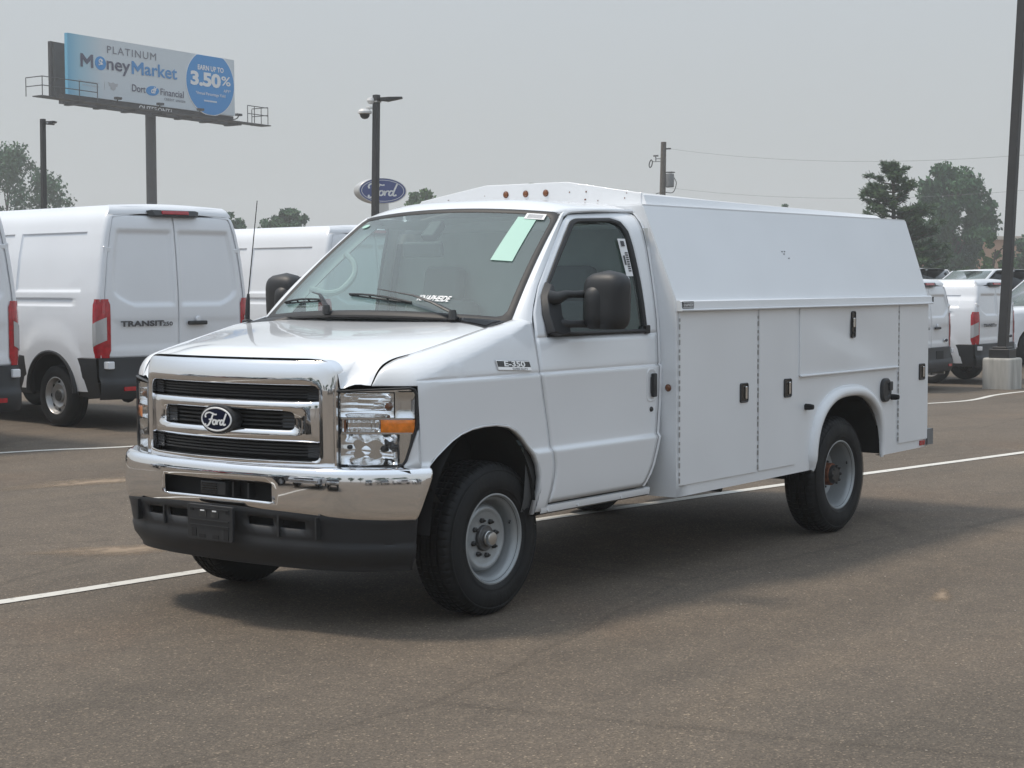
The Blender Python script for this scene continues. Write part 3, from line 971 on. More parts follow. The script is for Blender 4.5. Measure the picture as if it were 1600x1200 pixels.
# stickers on the glass
def ws_card(u0, u1, v0, v1, name, mat, sk=0.0, d=.006, side=1):
    b = MB(); b.grid([[on_ws(lerp(u0, u1, i / 4) + sk * j / 4, lerp(v0, v1, j / 4), d) for i in range(5)] for j in range(5)])
    return b.build(name, mat, wsh)
ws_card(-.845, -.69, .50, .925, 'price_sticker', 'green_label', 0.0)
ws_card(-.905, -.745, .905, .962, 'paper_label', 'white_label', 0.0, .009)
b = MB(); 
for k in range(4): b.grid([[on_ws(-.885 + .12 * i, .915 + .010 * k + .005 * j, .0105) for i in range(2)] for j in range(2)])
b.build('label_print', 'print_grey', wsh)
b = MB(); b.grid([[on_ws(.84 + .045 * q * math.cos(2 * math.pi * i / 20), .885 + .02 * q * math.sin(2 * math.pi * i / 20), .006) for i in range(20)] for q in (0, .5, 1)], cv=True)
b.build('inspection_sticker', 'green_label', wsh)
b = MB(); put_text(b, 'KNAPHEIDE', lambda p: on_ws(-.455 - p[0], .15 + p[1] * 1.5, .006), .042, .001, 1.0, shear=.3)
b.build('glass_lettering', 'white_label', wsh)
b = MB()
c0 = (1.235, 1.74)
b.grid([[wpt(1.165 + .055 * i, 1.64 + .20 * j, .002) for i in range(2)] for j in range(2)], mi=0)
for k in range(9): b.grid([[wpt(1.19 + .022 * i, 1.665 + .012 * k + .007 * j, .0035) for i in range(2)] for j in range(2)], mi=1)
b.grid([[wpt(1.172 + .012 * i, 1.70 + .05 * j, .0035) for i in range(2)] for j in range(2)], mi=1)
b.grid([[wpt(1.178 + .026 * i, 1.80 + .028 * j, .0035) for i in range(2)] for j in range(2)], mi=1)
b.build('window_sticker', ['white_label', 'print_dark'], truck)

# grille
def xg(y): return -.918 + .108 * (abs(y) / .62) ** 2.1
def gfn(p, d): return (xg(p[0]) - d, p[0], p[1])
N = 160
def loop(pts): return [(p.x, p.y) for p in resample([(a, c, 0) for a, c in pts], N, True)]
gO = loop(rrect(-.632, .632, .752, 1.258, (.02, .02, .06, .06)))
gI = loop([(-.560, .835)] + rrect(-.560, .560, .805, 1.128, (.02, .02, .03, .03))[6:12] + [(.560, .835)] + rrect(-.560, .560, .805, 1.128, (.02, .02, .03, .03))[12:18] + [(.42, 1.145), (-.42, 1.145)] + rrect(-.560, .560, .805, 1.128, (.02, .02, .03, .03))[18:])
gI = loop(rrect(-.560, .560, .800, 1.140, .025))
b = MB(); b.ring(gO, gI, [(0, -.05), (0, -.012), (.05, -.002), (.2, .008), (.45, .020), (.72, .026), (.90, .024), (.98, .016), (1, .006), (1, -.05)], gfn)
grille = b.build('grille_surround', 'chrome', truck, smooth=50)
cO = loop(rrect(-.566, .566, .878, 1.072, (.015, .015, .015, .015)))
cI = loop(rrect(-.430, .430, .938, 1.022, .022))
b = MB(); b.ring(cO, cI, [(0, -.04), (0, -.004), (.10, .006), (.35, .016), (.7, .018), (.95, .010), (1, .0), (1, -.04)], gfn)
b.build('grille_crossbar', 'chrome', grille, smooth=50)
b = MB(); b.grid([[gfn((-.57 + 1.14 * i / 24, z), -.055) for i in range(25)] for z in (.79, .95, 1.15)]); b.build('grille_backing', 'dark', grille)
for z0, z1, n, w in ((.812, .872, 4, .555), (.945, 1.017, 4, .425), (1.078, 1.134, 4, .555)):
    for k in range(n):
        z = lerp(z0 + .008, z1 - .008, k / (n - 1))
        b = MB(); b.grid([[gfn((-w + 2 * w * i / 24, z + e_), d) for i in range(25)] for e_, d in ((.004, -.04), (.004, -.022), (-.004, -.022), (-.004, -.04))])
        b.build('grille_slat', 'plastic', grille)
    for s in (-1, 1):
        for q in range(2 if w > .5 else 1):
            b = MB(); y = s * (w - .07 - .0 * q)
            b.grid([[gfn((y + s * .07 * j, z), -.012 - .004 * (i % 2)) for j in range(2)] for i, z in enumerate([lerp(z0, z1, k / 9) for k in range(10)])])
        b.build('grille_insert', 'plastic', grille, smooth=None)
# emblem
b = MB(); em = lambda r, h, d: [gfn((r * math.cos(2 * math.pi * k / 40), .972 + h * math.sin(2 * math.pi * k / 40)), d) for k in range(40)]
b.grid([em(.118, .070, -.02), em(.118, .070, .022), em(.112, .066, .030), em(.103, .058, .032)], cv=True); eb = b.build('emblem_bezel', 'plastic', grille)
b = MB(); b.grid([em(.103, .058, .033), em(.100, .0555, .036), em(.095, .051, .036), em(.093, .049, .033)], cv=True); b.build('emblem_rim', 'sign_white', eb)
b = MB(); b.grid([em(.094, .050, .0335), em(.05, .025, .035), em(.001, .001, .0355)], cv=True); b.build('emblem_oval', 'emblem_blue', eb)
b = MB(); put_script(b, lambda p: gfn((-p[0], .970 + p[1]), .0375), .148, .088, .032); b.build('emblem_script', 'sign_white', eb, recalc=False)

# headlights
HP = [Vector((-.803, .628, 0)), Vector((-.767, .70, 0)), Vector((-.722, .782, 0)), Vector((-.677, .857, 0)), Vector((-.647, .902, 0)), Vector((-.624, .930, 0)), Vector((-.603, .945, 0))]
HL = crom(HP, 8)
HLr = resample(HL, 41)
def hp(s):
    s = min(max(s, 0), 1) * 40; i = min(int(s), 39)
    return HLr[i].lerp(HLr[i + 1], s - i)
def hfn(p, d):
    a, q = hp(p[0] - .01), hp(p[0] + .01)
    t = (q - a).normalized(); n = Vector((-t.y, t.x, 0))
    if n.x > 0: n = -n
    o = hp(p[0]) + n * d
    return (o.x, -o.y, p[1])
hO = loop([(0.0, .758), (.80, .775), (.86, .80), (.985, .945), (1.0, .975), (1.0, 1.105), (.96, 1.132), (.90, 1.138), (.3, 1.128), (0, 1.122)])
hI = loop([(.035, .768), (.785, .783), (.83, .81), (.955, .95), (.968, .975), (.968, 1.10), (.935, 1.122), (.89, 1.127), (.3, 1.118), (.035, 1.112)])
def headlight(F):
    b = MB(); b.ring(hO, hI, [(0, -.03), (0, .000), (.3, .004), (.8, .003), (1, -.004), (1, -.06)], hfn)
    hl = F(b).build('headlight', 'plastic', truck, smooth=45)
    b = MB()  # back shell
    rows = []
    for i in range(25):
        z = lerp(.765, 1.125, i / 24)
        rows.append([hfn((lerp(.02, .97, j / 30), z), -.05) for j in range(31)])
    b.grid(rows); F(b).build('reflector_shell', 'chrome_soft', hl)
    def bowl(s0, s1, z0, z1, depth, mat, name, ribs=0, nb=0):
        b = MB(); rows = []
        for i in range(19):
            q = i / 18; row = []
            for j in range(25):
                p = j / 24
                ex = min(p, 1 - p) * 2; ez = min(q, 1 - q) * 2
                d = -.008 - depth * (1 - (1 - min(1, ex * 1.6)) ** 2) * (1 - (1 - min(1, ez * 1.6)) ** 2)
                if ribs: d += .006 * math.sin(p * ribs * math.pi) * min(1, ez * 3)
                if nb: d += .004 * math.sin(q * nb * math.pi + 2.0 * p) * min(1, ex * 3)
                row.append(hfn((lerp(s0, s1, p), lerp(z0, z1, q)), d))
            rows.append(row)
        b.grid(rows)
        return F(b).build(name, mat, hl, smooth=60)
    bowl(.045, .70, 1.000, 1.110, .040, 'reflector', 'upper_reflector', nb=9)
    bowl(.06, .535, .934, .988, .030, 'reflector', 'middle_reflector', ribs=17)
    bowl(.045, .74, .785, .922, .045, 'reflector', 'lower_reflector', ribs=6, nb=5)
    bowl(.715, .960, .996, 1.115, .012, 'chrome_soft', 'side_reflector')
    bowl(.54, .962, .926, .990, -.004, 'amber', 'amber_marker')
    bowl(.065, .115, .934, .988, .004, 'amber_dark', 'amber_inner')
    for z in (.928, .994): 
        b = MB(); b.grid([[hfn((lerp(.05, .93, j / 20), z + e_), d) for j in range(21)] for e_, d in ((.004, -.04), (.004, -.006), (-.004, -.006), (-.004, -.04))])
        F(b).build('divider', 'chrome', hl)
    for (s, z, r, mt) in ((.62, 1.048, .016, 'amber_dark'), (.56, .855, .015, 'steel_dark'), (.66, .862, .012, 'steel_dark'), (.14, .862, .010, 'steel_dark')):
        b = MB(); p = Vector(hfn((s, z), -.028))
        b.lathe([(0, r * .9), (r * .6, r * .75), (r, .2 * r), (r, -r), (0, -r)], p, 'x', 14, -1); F(b).build('bulb', mt, hl)
    b = MB(); b.ring(hI, loop([(.5, .95)] * 4), [(0, .002), (.4, .006), (1, .008)], hfn)
    b = MB(); rows = []
    for i in range(21):
        z = lerp(.770, 1.116, i / 20)
        smax = .968 if z > .97 else lerp(.80, .968, max(0, (z - .785)) / .185)
        zt_ = 1.0
        rows.append([hfn((lerp(.03, smax, j / 24), z), .003 + .006 * math.sin(math.pi * j / 24)) for j in range(25)])
    b.grid(rows); F(b).build('lens', 'lens_cover', hl, smooth=60)
headlight(lambda q: q); headlight(lambda q: q.mirror())
# chrome strip between grille and lamp
for s in (0, 1):
    b = MB(); b.grid([[(-.803 - d, -y, z) for z in [lerp(.752, 1.115, k / 8) for k in range(9)]] for d, y in ((-.05, .640), (.010, .636), (.016, .629), (.006, .624), (-.05, .622))])
    (b if s == 0 else b.mirror()).build('grille_end_strip', 'chrome', truck)

# front bumper
BP = [(-.575, 1.003), (-.605, .988), (-.65, .958), (-.705, .912), (-.765, .856), (-.838, .772), (-.893, .66), (-.930, .50), (-.949, .36), (-.960, .2), (-.967, 0)]
BP = BP + [(x, -y) for x, y in reversed(BP[:-1])]
BC = crom([(x, y, 0) for x, y in BP], 4)
def bnorm(i):
    t = (BC[min(i + 1, len(BC) - 1)] - BC[max(i - 1, 0)]).normalized()
    n = Vector((t.y, -t.x, 0))
    return n if n.x < 0 or abs(n.x) < .2 and n.y * BC[i].y > 0 else -n
def sweep(prof, zf=None, slide=.085):
    rows = []
    for (d, z) in prof:
        row = []
        for i, p in enumerate(BC):
            zz = z + (zf(p.y, z) if zf else 0)
            en = max(0, (abs(p.y) - .95) / .058)
            o = p + bnorm(i) * d
            sl = slide * min(1, en) ** 1.5 * min(1.1, max(0, (.735 - z)) / .2)
            row.append((o.x - sl * .86, o.y - math.copysign(sl * .51, o.y), zz))
        rows.append(row)
    return rows
zf = lambda y, z: (.030 * (1 - (y / .9) ** 2) if abs(y) < .9 else 0) * min(1, max(0, (.66 - z) / .1)) 
prof = [(-.16, .772), (-.06, .776), (-.030, .775), (-.014, .770), (-.004, .760), (0, .745), (.002, .725), (.003, .694), (.004, .66), (.003, .62), (.002, .590), (0, .57), (-.004, .552), (-.010, .540), (-.022, .532), (-.05, .530)]
rows = sweep(prof, zf)
bcols = [i for i in range(len(BC))]
b = MB()
b.grid(rows, skip=lambda i, j: 7 <= i < 10 and max(abs(BC[j].y), abs(BC[j + 1].y)) < .362)
bumper = b.build('front_bumper', 'chrome', truck, smooth=50, solid=.004)
# returned lip round the opening, sensor unit inside
b = MB()
ol = loop(rrect(-.363, .363, .600, .697, .014)); il = loop(rrect(-.357, .357, .606, .691, .012))
def bfn(p, d):
    y = p[0]; x = -.971 + .019 * (abs(y) / .36) ** 2
    return (x - d, y, p[1])

b = MB(); b.grid([[bfn((y, z), -.07) for y in (-.42, -.2, 0, .2, .42)] for z in (.56, .64, .72)]); b.build('opening_backing', 'dark', bumper)
b = MB(); b.box((-.935, .02, .648), (.05, .17, .068)); sb = b.build('radar_sensor', 'plastic', bumper, bevel=.008)
for k in range(5):
    b = MB(); b.box((-.962, .04, .625 + .011 * k), (.006, .10, .004)); b.build('sensor_rib', 'gloss_black', sb)
for y in (-.06, -.10, -.2):
    b = MB(); b.box((-.925, y, .648), (.04, .012, .07)); b.build('opening_rib', 'plastic', bumper)

# lower valance
vzf = lambda y, z: (.030 * (1 - (y / .9) ** 2) if abs(y) < .9 else 0) * max(0, min(1, (z - .40) / .15))
vprof = [(-.02, .545), (-.006, .542), (-.004, .53), (-.010, .512), (-.016, .478), (-.022, .440), (-.026, .425), (-.020, .415), (-.030, .37), (-.055, .335), (-.070, .312), (-.072, .300), (-.082, .296), (-.15, .30)]
rows = sweep(vprof, vzf, .0)
rows = [[(x + .03 * min(1, max(0, (abs(y) - .9) / .1)), y * .985, z) for (x, y, z) in r[7:-7]] for r in rows]
def vskip(i, j):
    y0, y1 = BC[j + 7].y, BC[j + 8].y
    a = (abs(y0) + abs(y1)) / 2
    return i == 3 and (.19 < a < .35 or .41 < a < .56)
b = MB(); b.grid(rows, skip=vskip)
val = b.build('lower_valance', 'valance_plastic', truck, smooth=45, solid=.02)
b = MB(); b.grid([[(bfn((y, z), -.09)[0] + .05 * y * y, y, z) for y in (-.65, -.4, -.2, 0, .2, .4, .65)] for z in (.42, .48, .56)]); b.build('valance_backing', 'dark', val)
for y in (-.385, .385, -.60, .60):
    b = MB(); b.box((-.94 + .10 * abs(y) ** 2, y, .50), (.03, .010, .10)); b.build('valance_rib', 'plastic', val)
# plate bracket
b = MB()
pf = lambda p, d: (-.985 - d - (.0 * p[1]), p[0], p[1])
bo = rrect(-.152, .152, .405, .572, .012)
b.prism(bo, lambda p: pf(p, .016), lambda p: pf(p, .0))
br = b.build('plate_bracket', 'plastic', truck, bevel=.003)
for (y, z, w, h, mt) in ((.045, .532, .05, .032, 'steel_dark'), (-.035, .532, .05, .032, 'steel_dark'), (.105, .44, .030, .04, 'dark'), (.05, .425, .04, .018, 'dark'), (-.04, .425, .04, .018, 'dark'), (-.11, .44, .030, .05, 'dark'), (.12, .55, .022, .016, 'dark'), (-.12, .545, .022, .016, 'dark')):
    b = MB(); b.box((-1.0015, y, z), (.004, w, h)); b.build('bracket_slot', mt, br)
for z in (.555, .50, .475):
    b = MB(); b.box((-1.003, 0, z), (.006, .26, .005)); b.build('bracket_rib', 'plastic', br)
b = MB()
for y in (.045, -.035): b.box((-1.0045, y, .546), (.003, .026, .006))
b.build('bracket_glint', 'white_label', br)  # white strips painted in as glints on the bracket slots

# black filler between bumper and grille
b = MB(); b.grid([[(xg(y) + dx, y, z) for y in [-.95 + 1.9 * k / 20 for k in range(21)]] for dx, z in ((-.02, .765), (-.01, .752), (.10, .70), (.2, .60))]); b.build('bumper_filler', 'seal', truck)
b = MB()
for s in (-1, 1):
    b.grid([[(x, s * y, z) for (x, y) in ((-.80, .62), (-.74, .78), (-.66, .93), (-.56, .955))] for z in (.70, .772)])
b.build('lamp_filler', 'seal', truck)
b = MB(); b.box((-.70, 0, .62), (.30, 1.30, .22)); b.build('bumper_core', 'dark', truck, smooth=None)

# badge on the fender
b = MB(); bl = [(-.058, 1.240), (-.050, 1.192), (.210, 1.178), (.204, 1.226)]
def sfn(p, d): return (p[0], -(W(p[0], p[1]) + d), p[1])
b.prism(bl, lambda p: sfn(p, .008), lambda p: sfn(p, -.004)); bd = b.build('model_badge', 'chrome', truck, bevel=.002)
bl2 = [(-.052, 1.236), (-.048, 1.208), (.205, 1.196), (.200, 1.222)]
b = MB(); b.prism(bl2, lambda p: sfn(p, .0095), lambda p: sfn(p, .004)); b.build('badge_field', 'gloss_black', bd)
b = MB(); put_text(b, 'E-350', lambda p: sfn((.076 + p[0], 1.2155 + p[1] - .06 * p[0]), .0115), .036, .0012, 1.0, sx=2.0); b.build('badge_lettering', 'chrome_soft', bd, recalc=False)
b = MB(); put_text(b, 'SUPER DUTY', lambda p: sfn((.12 + p[0], 1.190 + p[1] - .06 * p[0]), .0095), .014, .0, 1.0, sx=1.5); b.build('badge_small_lettering', 'print_dark', bd, recalc=False)

# mirrors
def mirror_side(F, lab):
    b = MB()
    base = [(.40, 1.35), (.405, 1.45), (.445, 1.545), (.52, 1.615), (.53, 1.60), (.505, 1.555), (.525, 1.50), (.505, 1.44), (.535, 1.37), (.53, 1.345), (.46, 1.335)]
    b.prism(base, lambda p: (p[0], -(W(p[0], p[1]) + .004), p[1]), lambda p: (p[0] + .01, -(W(p[0], p[1]) + .045), .9 * p[1] + .1 * 1.46))
    mb_ = F(b).build('side_mirror', 'plastic', truck, bevel=.015); mb_['label'] = lab
    for z0, z1 in ((1.530, 1.548), (1.400, 1.398)):
        b = MB(); b.tube([(.475, -.90, z0), (.50, -.94, z0), (.53, -.965, z1), (.56, -.985, z1), (.63, -1.03, z1)], [.040, .032, .022, .018, .021], 12); F(b).build('mirror_arm', 'plastic', mb_)
    # housing: rounded tall shell
    b = MB(); rows = []
    for i in range(19):
        q = i / 18; z = lerp(1.372, 1.668, q)
        e_ = abs(q - .46) / .54
        sc = (1 - e_ ** 5) ** .5 if e_ < 1 else 0
        w = max(.002, .125 * (1 - max(0, e_) ** 6) ** .6 if e_ < 1 else .002); dp = max(.002, .085 * sc)
        cy = -1.115 - .01 * q
        row = []
        for k in range(24):
            a = 2 * math.pi * k / 24
            ca, sa = math.cos(a), math.sin(a)
            xx = -dp * 1.15 * abs(ca) ** .7 if ca > 0 else dp * .35 * abs(ca) ** .4
            yy = math.copysign(abs(sa) ** .62, sa) * w
            row.append((.68 + xx, cy + yy, z))
        rows.append(row)
    b.grid(rows, cv=True)
    hs = F(b).build('mirror_housing', 'plastic', mb_, smooth=60)
    b = MB(); ml = rrect(-1.225, -1.005, 1.39, 1.645, .03); b.prism(ml, lambda p: (.713, p[0], p[1]), lambda p: (.710, p[0], p[1])); F(b).build('mirror_glass', 'chrome', hs)
    b = MB(); rows = []
    for i in range(11):
        q = i / 10; z = lerp(1.376, 1.612, q)
        e_ = abs(q - .45) / .55
        w = .062 * (1 - e_ ** 5) ** .5 if e_ < 1 else .002
        dp = .112 * (1 - e_ ** 4) ** .5 if e_ < 1 else .002
        rows.append([(.672 - max(.002, dp) * math.cos(a) ** .5, -1.085 + max(.002, w) * math.sin(a), z) for a in [R(-89 + 178 * k / 14) for k in range(15)]])
    b.grid(rows); F(b).build('mirror_cap', 'plastic', hs, smooth=60)
mirror_side(lambda q: q, 'driver side black towing mirror'); mirror_side(lambda q: q.mirror(), 'far side black towing mirror')

# antenna on the far fender
b = MB(); b.tube([(.11, .87, 1.40), (.115, .87, 1.50), (.12, .87, 1.55)], [.014, .012, .007], 8); b.tube([(.12, .87, 1.55), (.20, .875, 2.06)], [.0035, .0025], 6); b.lathe([(.03, -.02), (.03, .01), (.012, .02)], (.11, .87, 1.395), 'z', 14)
b.build('antenna', 'plastic', truck)

# wheels
TP = [(.205, -.095), (.215, -.104), (.235, -.116), (.27, -.122), (.305, -.120), (.33, -.112), (.350, -.101), (.361, -.092), (.368, -.082),
      (.3715, -.070), (.3715, -.058), (.358, -.056), (.358, -.046), (.3725, -.044), (.3730, -.020), (.360, -.018), (.360, -.008), (.3735, -.006)]
TP = TP + [(r, -h) for r, h in reversed(TP)]
def tyre_mod(k, i, r, h):
    a = abs(h)
    if r > .345 and a > .060 and k % 5 == 0: r -= .006 if r > .365 else .005
    if r > .370 and .05 > a > .003 and k % 5 == 2: r -= .004
    if .298 < r < .312: h = math.copysign(a + (.0012 if (k // 7) % 2 else 0), h)
    return r, h
def wheel(cx, cy, side, front, steer=0.0):
    c = (cx, cy, .3715)
    b = MB(); b.lathe(TP, c, 'y', 300, side, mod=tyre_mod)
    b.lathe([(.338, .1095), (.340, .1125), (.334, .1145), (.331, .113)], c, 'y', 96, side); b.lathe([(.246, .1195), (.249, .122), (.243, .1215)], c, 'y', 96, side)
    wh = b.build('wheel', 'rubber', truck, smooth=28); wh['label'] = ('front' if front else 'rear') + ' wheel with black tyre'
    b = MB()
    if front: pr_ = [(.2235, .088), (.2240, .101), (.221, .108), (.214, .109), (.209, .104), (.206, .094), (.198, .086), (.190, .078), (.186, .060), (.183, .035), (.178, .016), (.170, .010), (.166, .014), (.164, .030), (.160, .044), (.150, .054), (.140, .055), (.132, .050), (.124, .046), (.112, .046), (.104, .043), (.09, .042), (.064, .042), (.06, .03)]
    else: pr_ = [(.2235, .088), (.2240, .101), (.221, .108), (.214, .109), (.209, .104), (.206, .094), (.198, .084), (.194, .060), (.190, .02), (.186, -.02), (.178, -.040), (.165, -.040), (.160, -.025), (.150, -.014), (.14, -.014), (.132, -.020), (.120, -.022), (.10, -.020), (.07, -.020), (.068, -.03)]
    b.lathe(pr_, c, 'y', 72, side)
    rim = b.build('rim', 'rim_grey', wh, smooth=40)
    z0 = .042 if front else -.020
    for k in range(8):
        a = R(45 * k + 12)
        b = MB(); p = (cx + .088 * math.cos(a), cy, .3715 + .088 * math.sin(a))
        b.lathe([(0, z0 + .026), (.006, z0 + .026), (.008, z0 + .016), (.0125, z0 + .014), (.0135, z0)], p, 'y', 6, side); b.build('lug_nut', 'steel_dark', rim, smooth=30)
    if front:
        b = MB(); b.lathe([(.062, .030), (.062, .058), (.058, .062), (.045, .060), (.036, .064), (.034, .070), (.0335, .088), (.030, .094)], c, 'y', 36, side); b.build('hub', 'hub_dark', rim)
        b = MB(); b.lathe([(.036, .070), (.037, .078), (.034, .080), (.0345, .094), (.031, .100), (.018, .102), (0, .102)], c, 'y', 32, side); b.build('hub_cap', 'steel', rim)
    else:
        b = MB(); b.lathe([(.072, -.03), (.072, .040), (.070, .056), (.058, .060)], c, 'y', 36, side); b.build('hub', 'rust', rim)
        b = MB(); b.lathe([(.060, .030), (.060, .074), (.056, .084), (.040, .086), (0, .086)], c, 'y', 28, side); hb = b.build('axle_cap', 'steel_dark', rim)
        for k in range(8):
            a = R(45 * k); b = MB(); p = (cx + .052 * math.cos(a), cy, .3715 + .052 * math.sin(a)); b.lathe([(0, .095), (.008, .095), (.010, .084)], p, 'y', 6, side); b.build('axle_bolt', 'steel_dark', rim)
    a = R(20); b = MB(); p = Vector((cx + .188 * math.cos(a), cy + side * .07, .3715 + .188 * math.sin(a))); b.tube([p, p + Vector((-.022, side * .012, -.006))], .005, 8); b.build('valve', 'plastic', rim)
    return wh
w = wheel(0, -.803, -1, True)
b = MB()
for k, (a, r0) in enumerate(((14, .285), (12, .292), (10, .30), (8.5, .31), (7, .322), (6, .334), (5.4, .345))):
    rr = r0; aa = R(a)
    b.box((rr * math.cos(aa), -.803 - .1225 + (.003 if rr < .31 else .012 if rr < .335 else .02), .3715 + rr * math.sin(aa)), (.012, .002, .004), (0, -R(30), 0))
b.build('chalk_mark', 'white_label', w)
wheel(0, .803, 1, True)
wheel(3.505, -.900, -1, False); wheel(3.505, .900, 1, False)

# wheel housings and underside
def well(cx, w0, w1, r, F, mat='liner', z=.372, flat=1.0, a0=3):
    b = MB(); rows = []
    for k in range(25):
        a = R(a0 + (180 - 2 * a0) * k / 24)
        rows.append([(cx + r * math.cos(a) * flat, y, z + r * math.sin(a)) for y in (-w0, -lerp(w0, w1, .5), -w1)])
    b.grid(rows)
    b.add([(cx + r * math.cos(R(a0 + (180 - 2 * a0) * k / 24)) * flat, -w1, z + r * math.sin(R(a0 + (180 - 2 * a0) * k / 24))) for k in range(25)], [tuple(range(25))])
    F(b).build('wheel_well', mat, truck, smooth=40)
for F in ((lambda q: q), (lambda q: q.mirror())):
    well(-.14, .965, .52, .515, F, z=.43, flat=.80)
    well(3.502, 1.064, .60, .525, F, z=.38, flat=.95, a0=10)
b = MB()
for s in (-1, 1): b.box((2.0, s * .42, .50), (5.3, .09, .17))
for x in (.6, 1.6, 2.6, 4.3): b.box((x, 0, .50), (.10, .82, .12))
b.build('chassis_frame', 'underbody', truck, smooth=None)
b = MB(); b.tube([(3.505, -.80, .37), (3.505, .80, .37)], .055, 10); b.lathe([(0, -.16), (.12, -.12), (.17, 0), (.12, .12), (0, .16)], (3.505, 0, .37), 'x', 16)
for s in (-1, 1): b.box((3.5, s * .50, .46), (1.3, .07, .05))
b.tube([(0, -.72, .36), (0, .72, .36)], .05, 8)
for s in (-1, 1): b.tube([(0, s * .62, .40), (.05, s * .5, .85)], .05, 10); b.tube([(0, s * .30, .34), (.75, s * .42, .45)], .035, 8)
b.tube([(.9, 0, .45), (3.4, 0, .40)], .045, 10)
b.build('axle_assembly', 'underbody', truck)
b = MB(); b.box((2.9, .25, .40), (1.0, .45, .22)); b.tube([(.6, .3, .36), (1.4, .32, .34), (2.3, .32, .36)], .04, 8); b.box((2.40, -.72, .41), (.10, .10, .10), (0, R(20), 0)); b.box((2.62, -.74, .45), (.16, .06, .05))
b.build('tank_and_exhaust', 'underbody', truck, bevel=.01)
b = MB(); b.box((.95, 0, .50), (1.1, 1.6, .06)); b.build('cab_underside', 'underbody', truck, smooth=None)

# ---- utility body of the truck
LEAN = .02; YB = 1.068; X0, X1 = 1.414, 4.722
RARCH = []
for k in range(41):
    a = math.pi * k / 40
    c_, s_ = -math.cos(a), math.sin(a)
    RARCH.append((3.500 + .488 * math.copysign(abs(c_) ** .80, c_), .452 + .440 * abs(s_) ** .78))
def side_wall_mb():
    m = MB(); rows = []
    xs = sorted(set([X0, 1.6, 2.0, 2.4, 2.8, 2.95] + [p[0] for p in RARCH] + [4.05, 4.3, 4.6, X1]))
    for x in xs:
        zb = lerp(.440, .464, (x - X0) / (X1 - X0))
        if RARCH[0][0] < x < RARCH[-1][0]: zb = tab(RARCH, x)
        rows.append([(x, -YB, lerp(zb, 1.452, k / 6)) for k in range(7)])
    m.grid(rows)
    m.grid([[(x, -YB + d, lerp(.440, .464, (x - X0) / (X1 - X0)) ) for x in (X0, RARCH[0][0])] for d in (0, .05)])
    m.grid([[(x, -YB + d, lerp(.440, .464, (x - X0) / (X1 - X0)) ) for x in (RARCH[-1][0], X1)] for d in (0, .05)])
    return m
def ytop(x): return lerp(.842, .897, (x - X0) / (X1 - X0))
def cant_y(z, x=2.8): return lerp(1.058, ytop(x), (z - 1.507) / (2.025 - 1.507))
def sec_poly(): return [(-YB, .440), (-YB, 1.452), (-1.058, 1.507), (-.842, 2.025), (.842, 2.025), (1.058, 1.507), (YB, 1.452), (YB, .440)]
b = MB()
sw = side_wall_mb(); b.join(sw); b.join(sw.mirror())
for s in (-1, 1):
    b.grid([[(lerp(X0, X1, i / 8), s * y, z) for i in range(9)] for y, z in ((YB, 1.452), (1.058, 1.507))])
poly = sec_poly()
b.add([(X0, y, z) for y, z in poly], [tuple(range(8))]); b.add([(X1 - LEAN * max(0, z - 1.507) / .518, y * (.897 / .842 if z > 2 else 1), z + (.024 if z < .5 else 0)) for y, z in poly], [tuple(range(8))])
b.grid([[(x, t_ * ytop(x), 2.024) for t_ in (-1, 0, 1)] for x in (X0, X1 - LEAN)])
ub = b.build('utility_body', 'body_paint', truck, smooth=25)
# canted upper side panels with folded edges
for s in (0, 1):
    b = MB()
    zz = [1.505, 1.512, 1.53] + [lerp(1.55, 1.98, k / 10) for k in range(11)] + [2.0, 2.012, 2.020]
    rows = []
    for x in [X0 - .002, X0 + .004] + [lerp(X0 + .02, X1 - .02, k / 24) for k in range(25)] + [X1 - .004, X1 + .002]:
        e_ = min(1, max(0, min(x - X0 + .002, X1 + .002 - x) / .006))
        row = []
        for z in zz:
            xx = x
            d = .008 * e_ + .0015 * math.sin(x * 2.3 + z * 4) * math.sin(z * 6.0)
            row.append((xx - LEAN * max(0, z - 1.507) / .518 * (x - X0) / (X1 - X0), -(cant_y(z, x) + d), z + d * .4))
        rows.append(row)
    b.grid(rows)
    (b if s == 0 else b.mirror()).build('upper_side_panel', 'body_paint', ub, smooth=40)
# corner posts showing as pale edge at front of canted side
for s in (-1, 1):
    b = MB(); b.tube([(X0 + .006, s * 1.060, 1.45), (X0 + .006, s * 1.058, 1.507), (X0 + .006, s * .850, 2.015)], .009, 6); b.build('corner_bead', 'body_paint', ub)
    # rain rail
    b = MB(); rows = []
    for y, z in ((1.060, 1.508), (1.084, 1.508), (1.094, 1.502), (1.096, 1.472), (1.098, 1.460), (1.106, 1.456), (1.104, 1.450), (1.068, 1.4505)):
        rows.append([(x, s * y, z) for x in [lerp(X0 + .002, X1 + .012, k / 10) for k in range(11)]])
    b.grid(rows); b.add([r[0] for r in rows], [tuple(range(8))]); b.add([r[-1] for r in rows], [tuple(range(8))])
    b.build('rain_rail', 'body_paint', ub, smooth=30)
    b = MB(); b.box((X1 + .016, s * 1.090, 1.482), (.012, .02, .035)); b.build('rail_end_cap', 'plastic', ub)
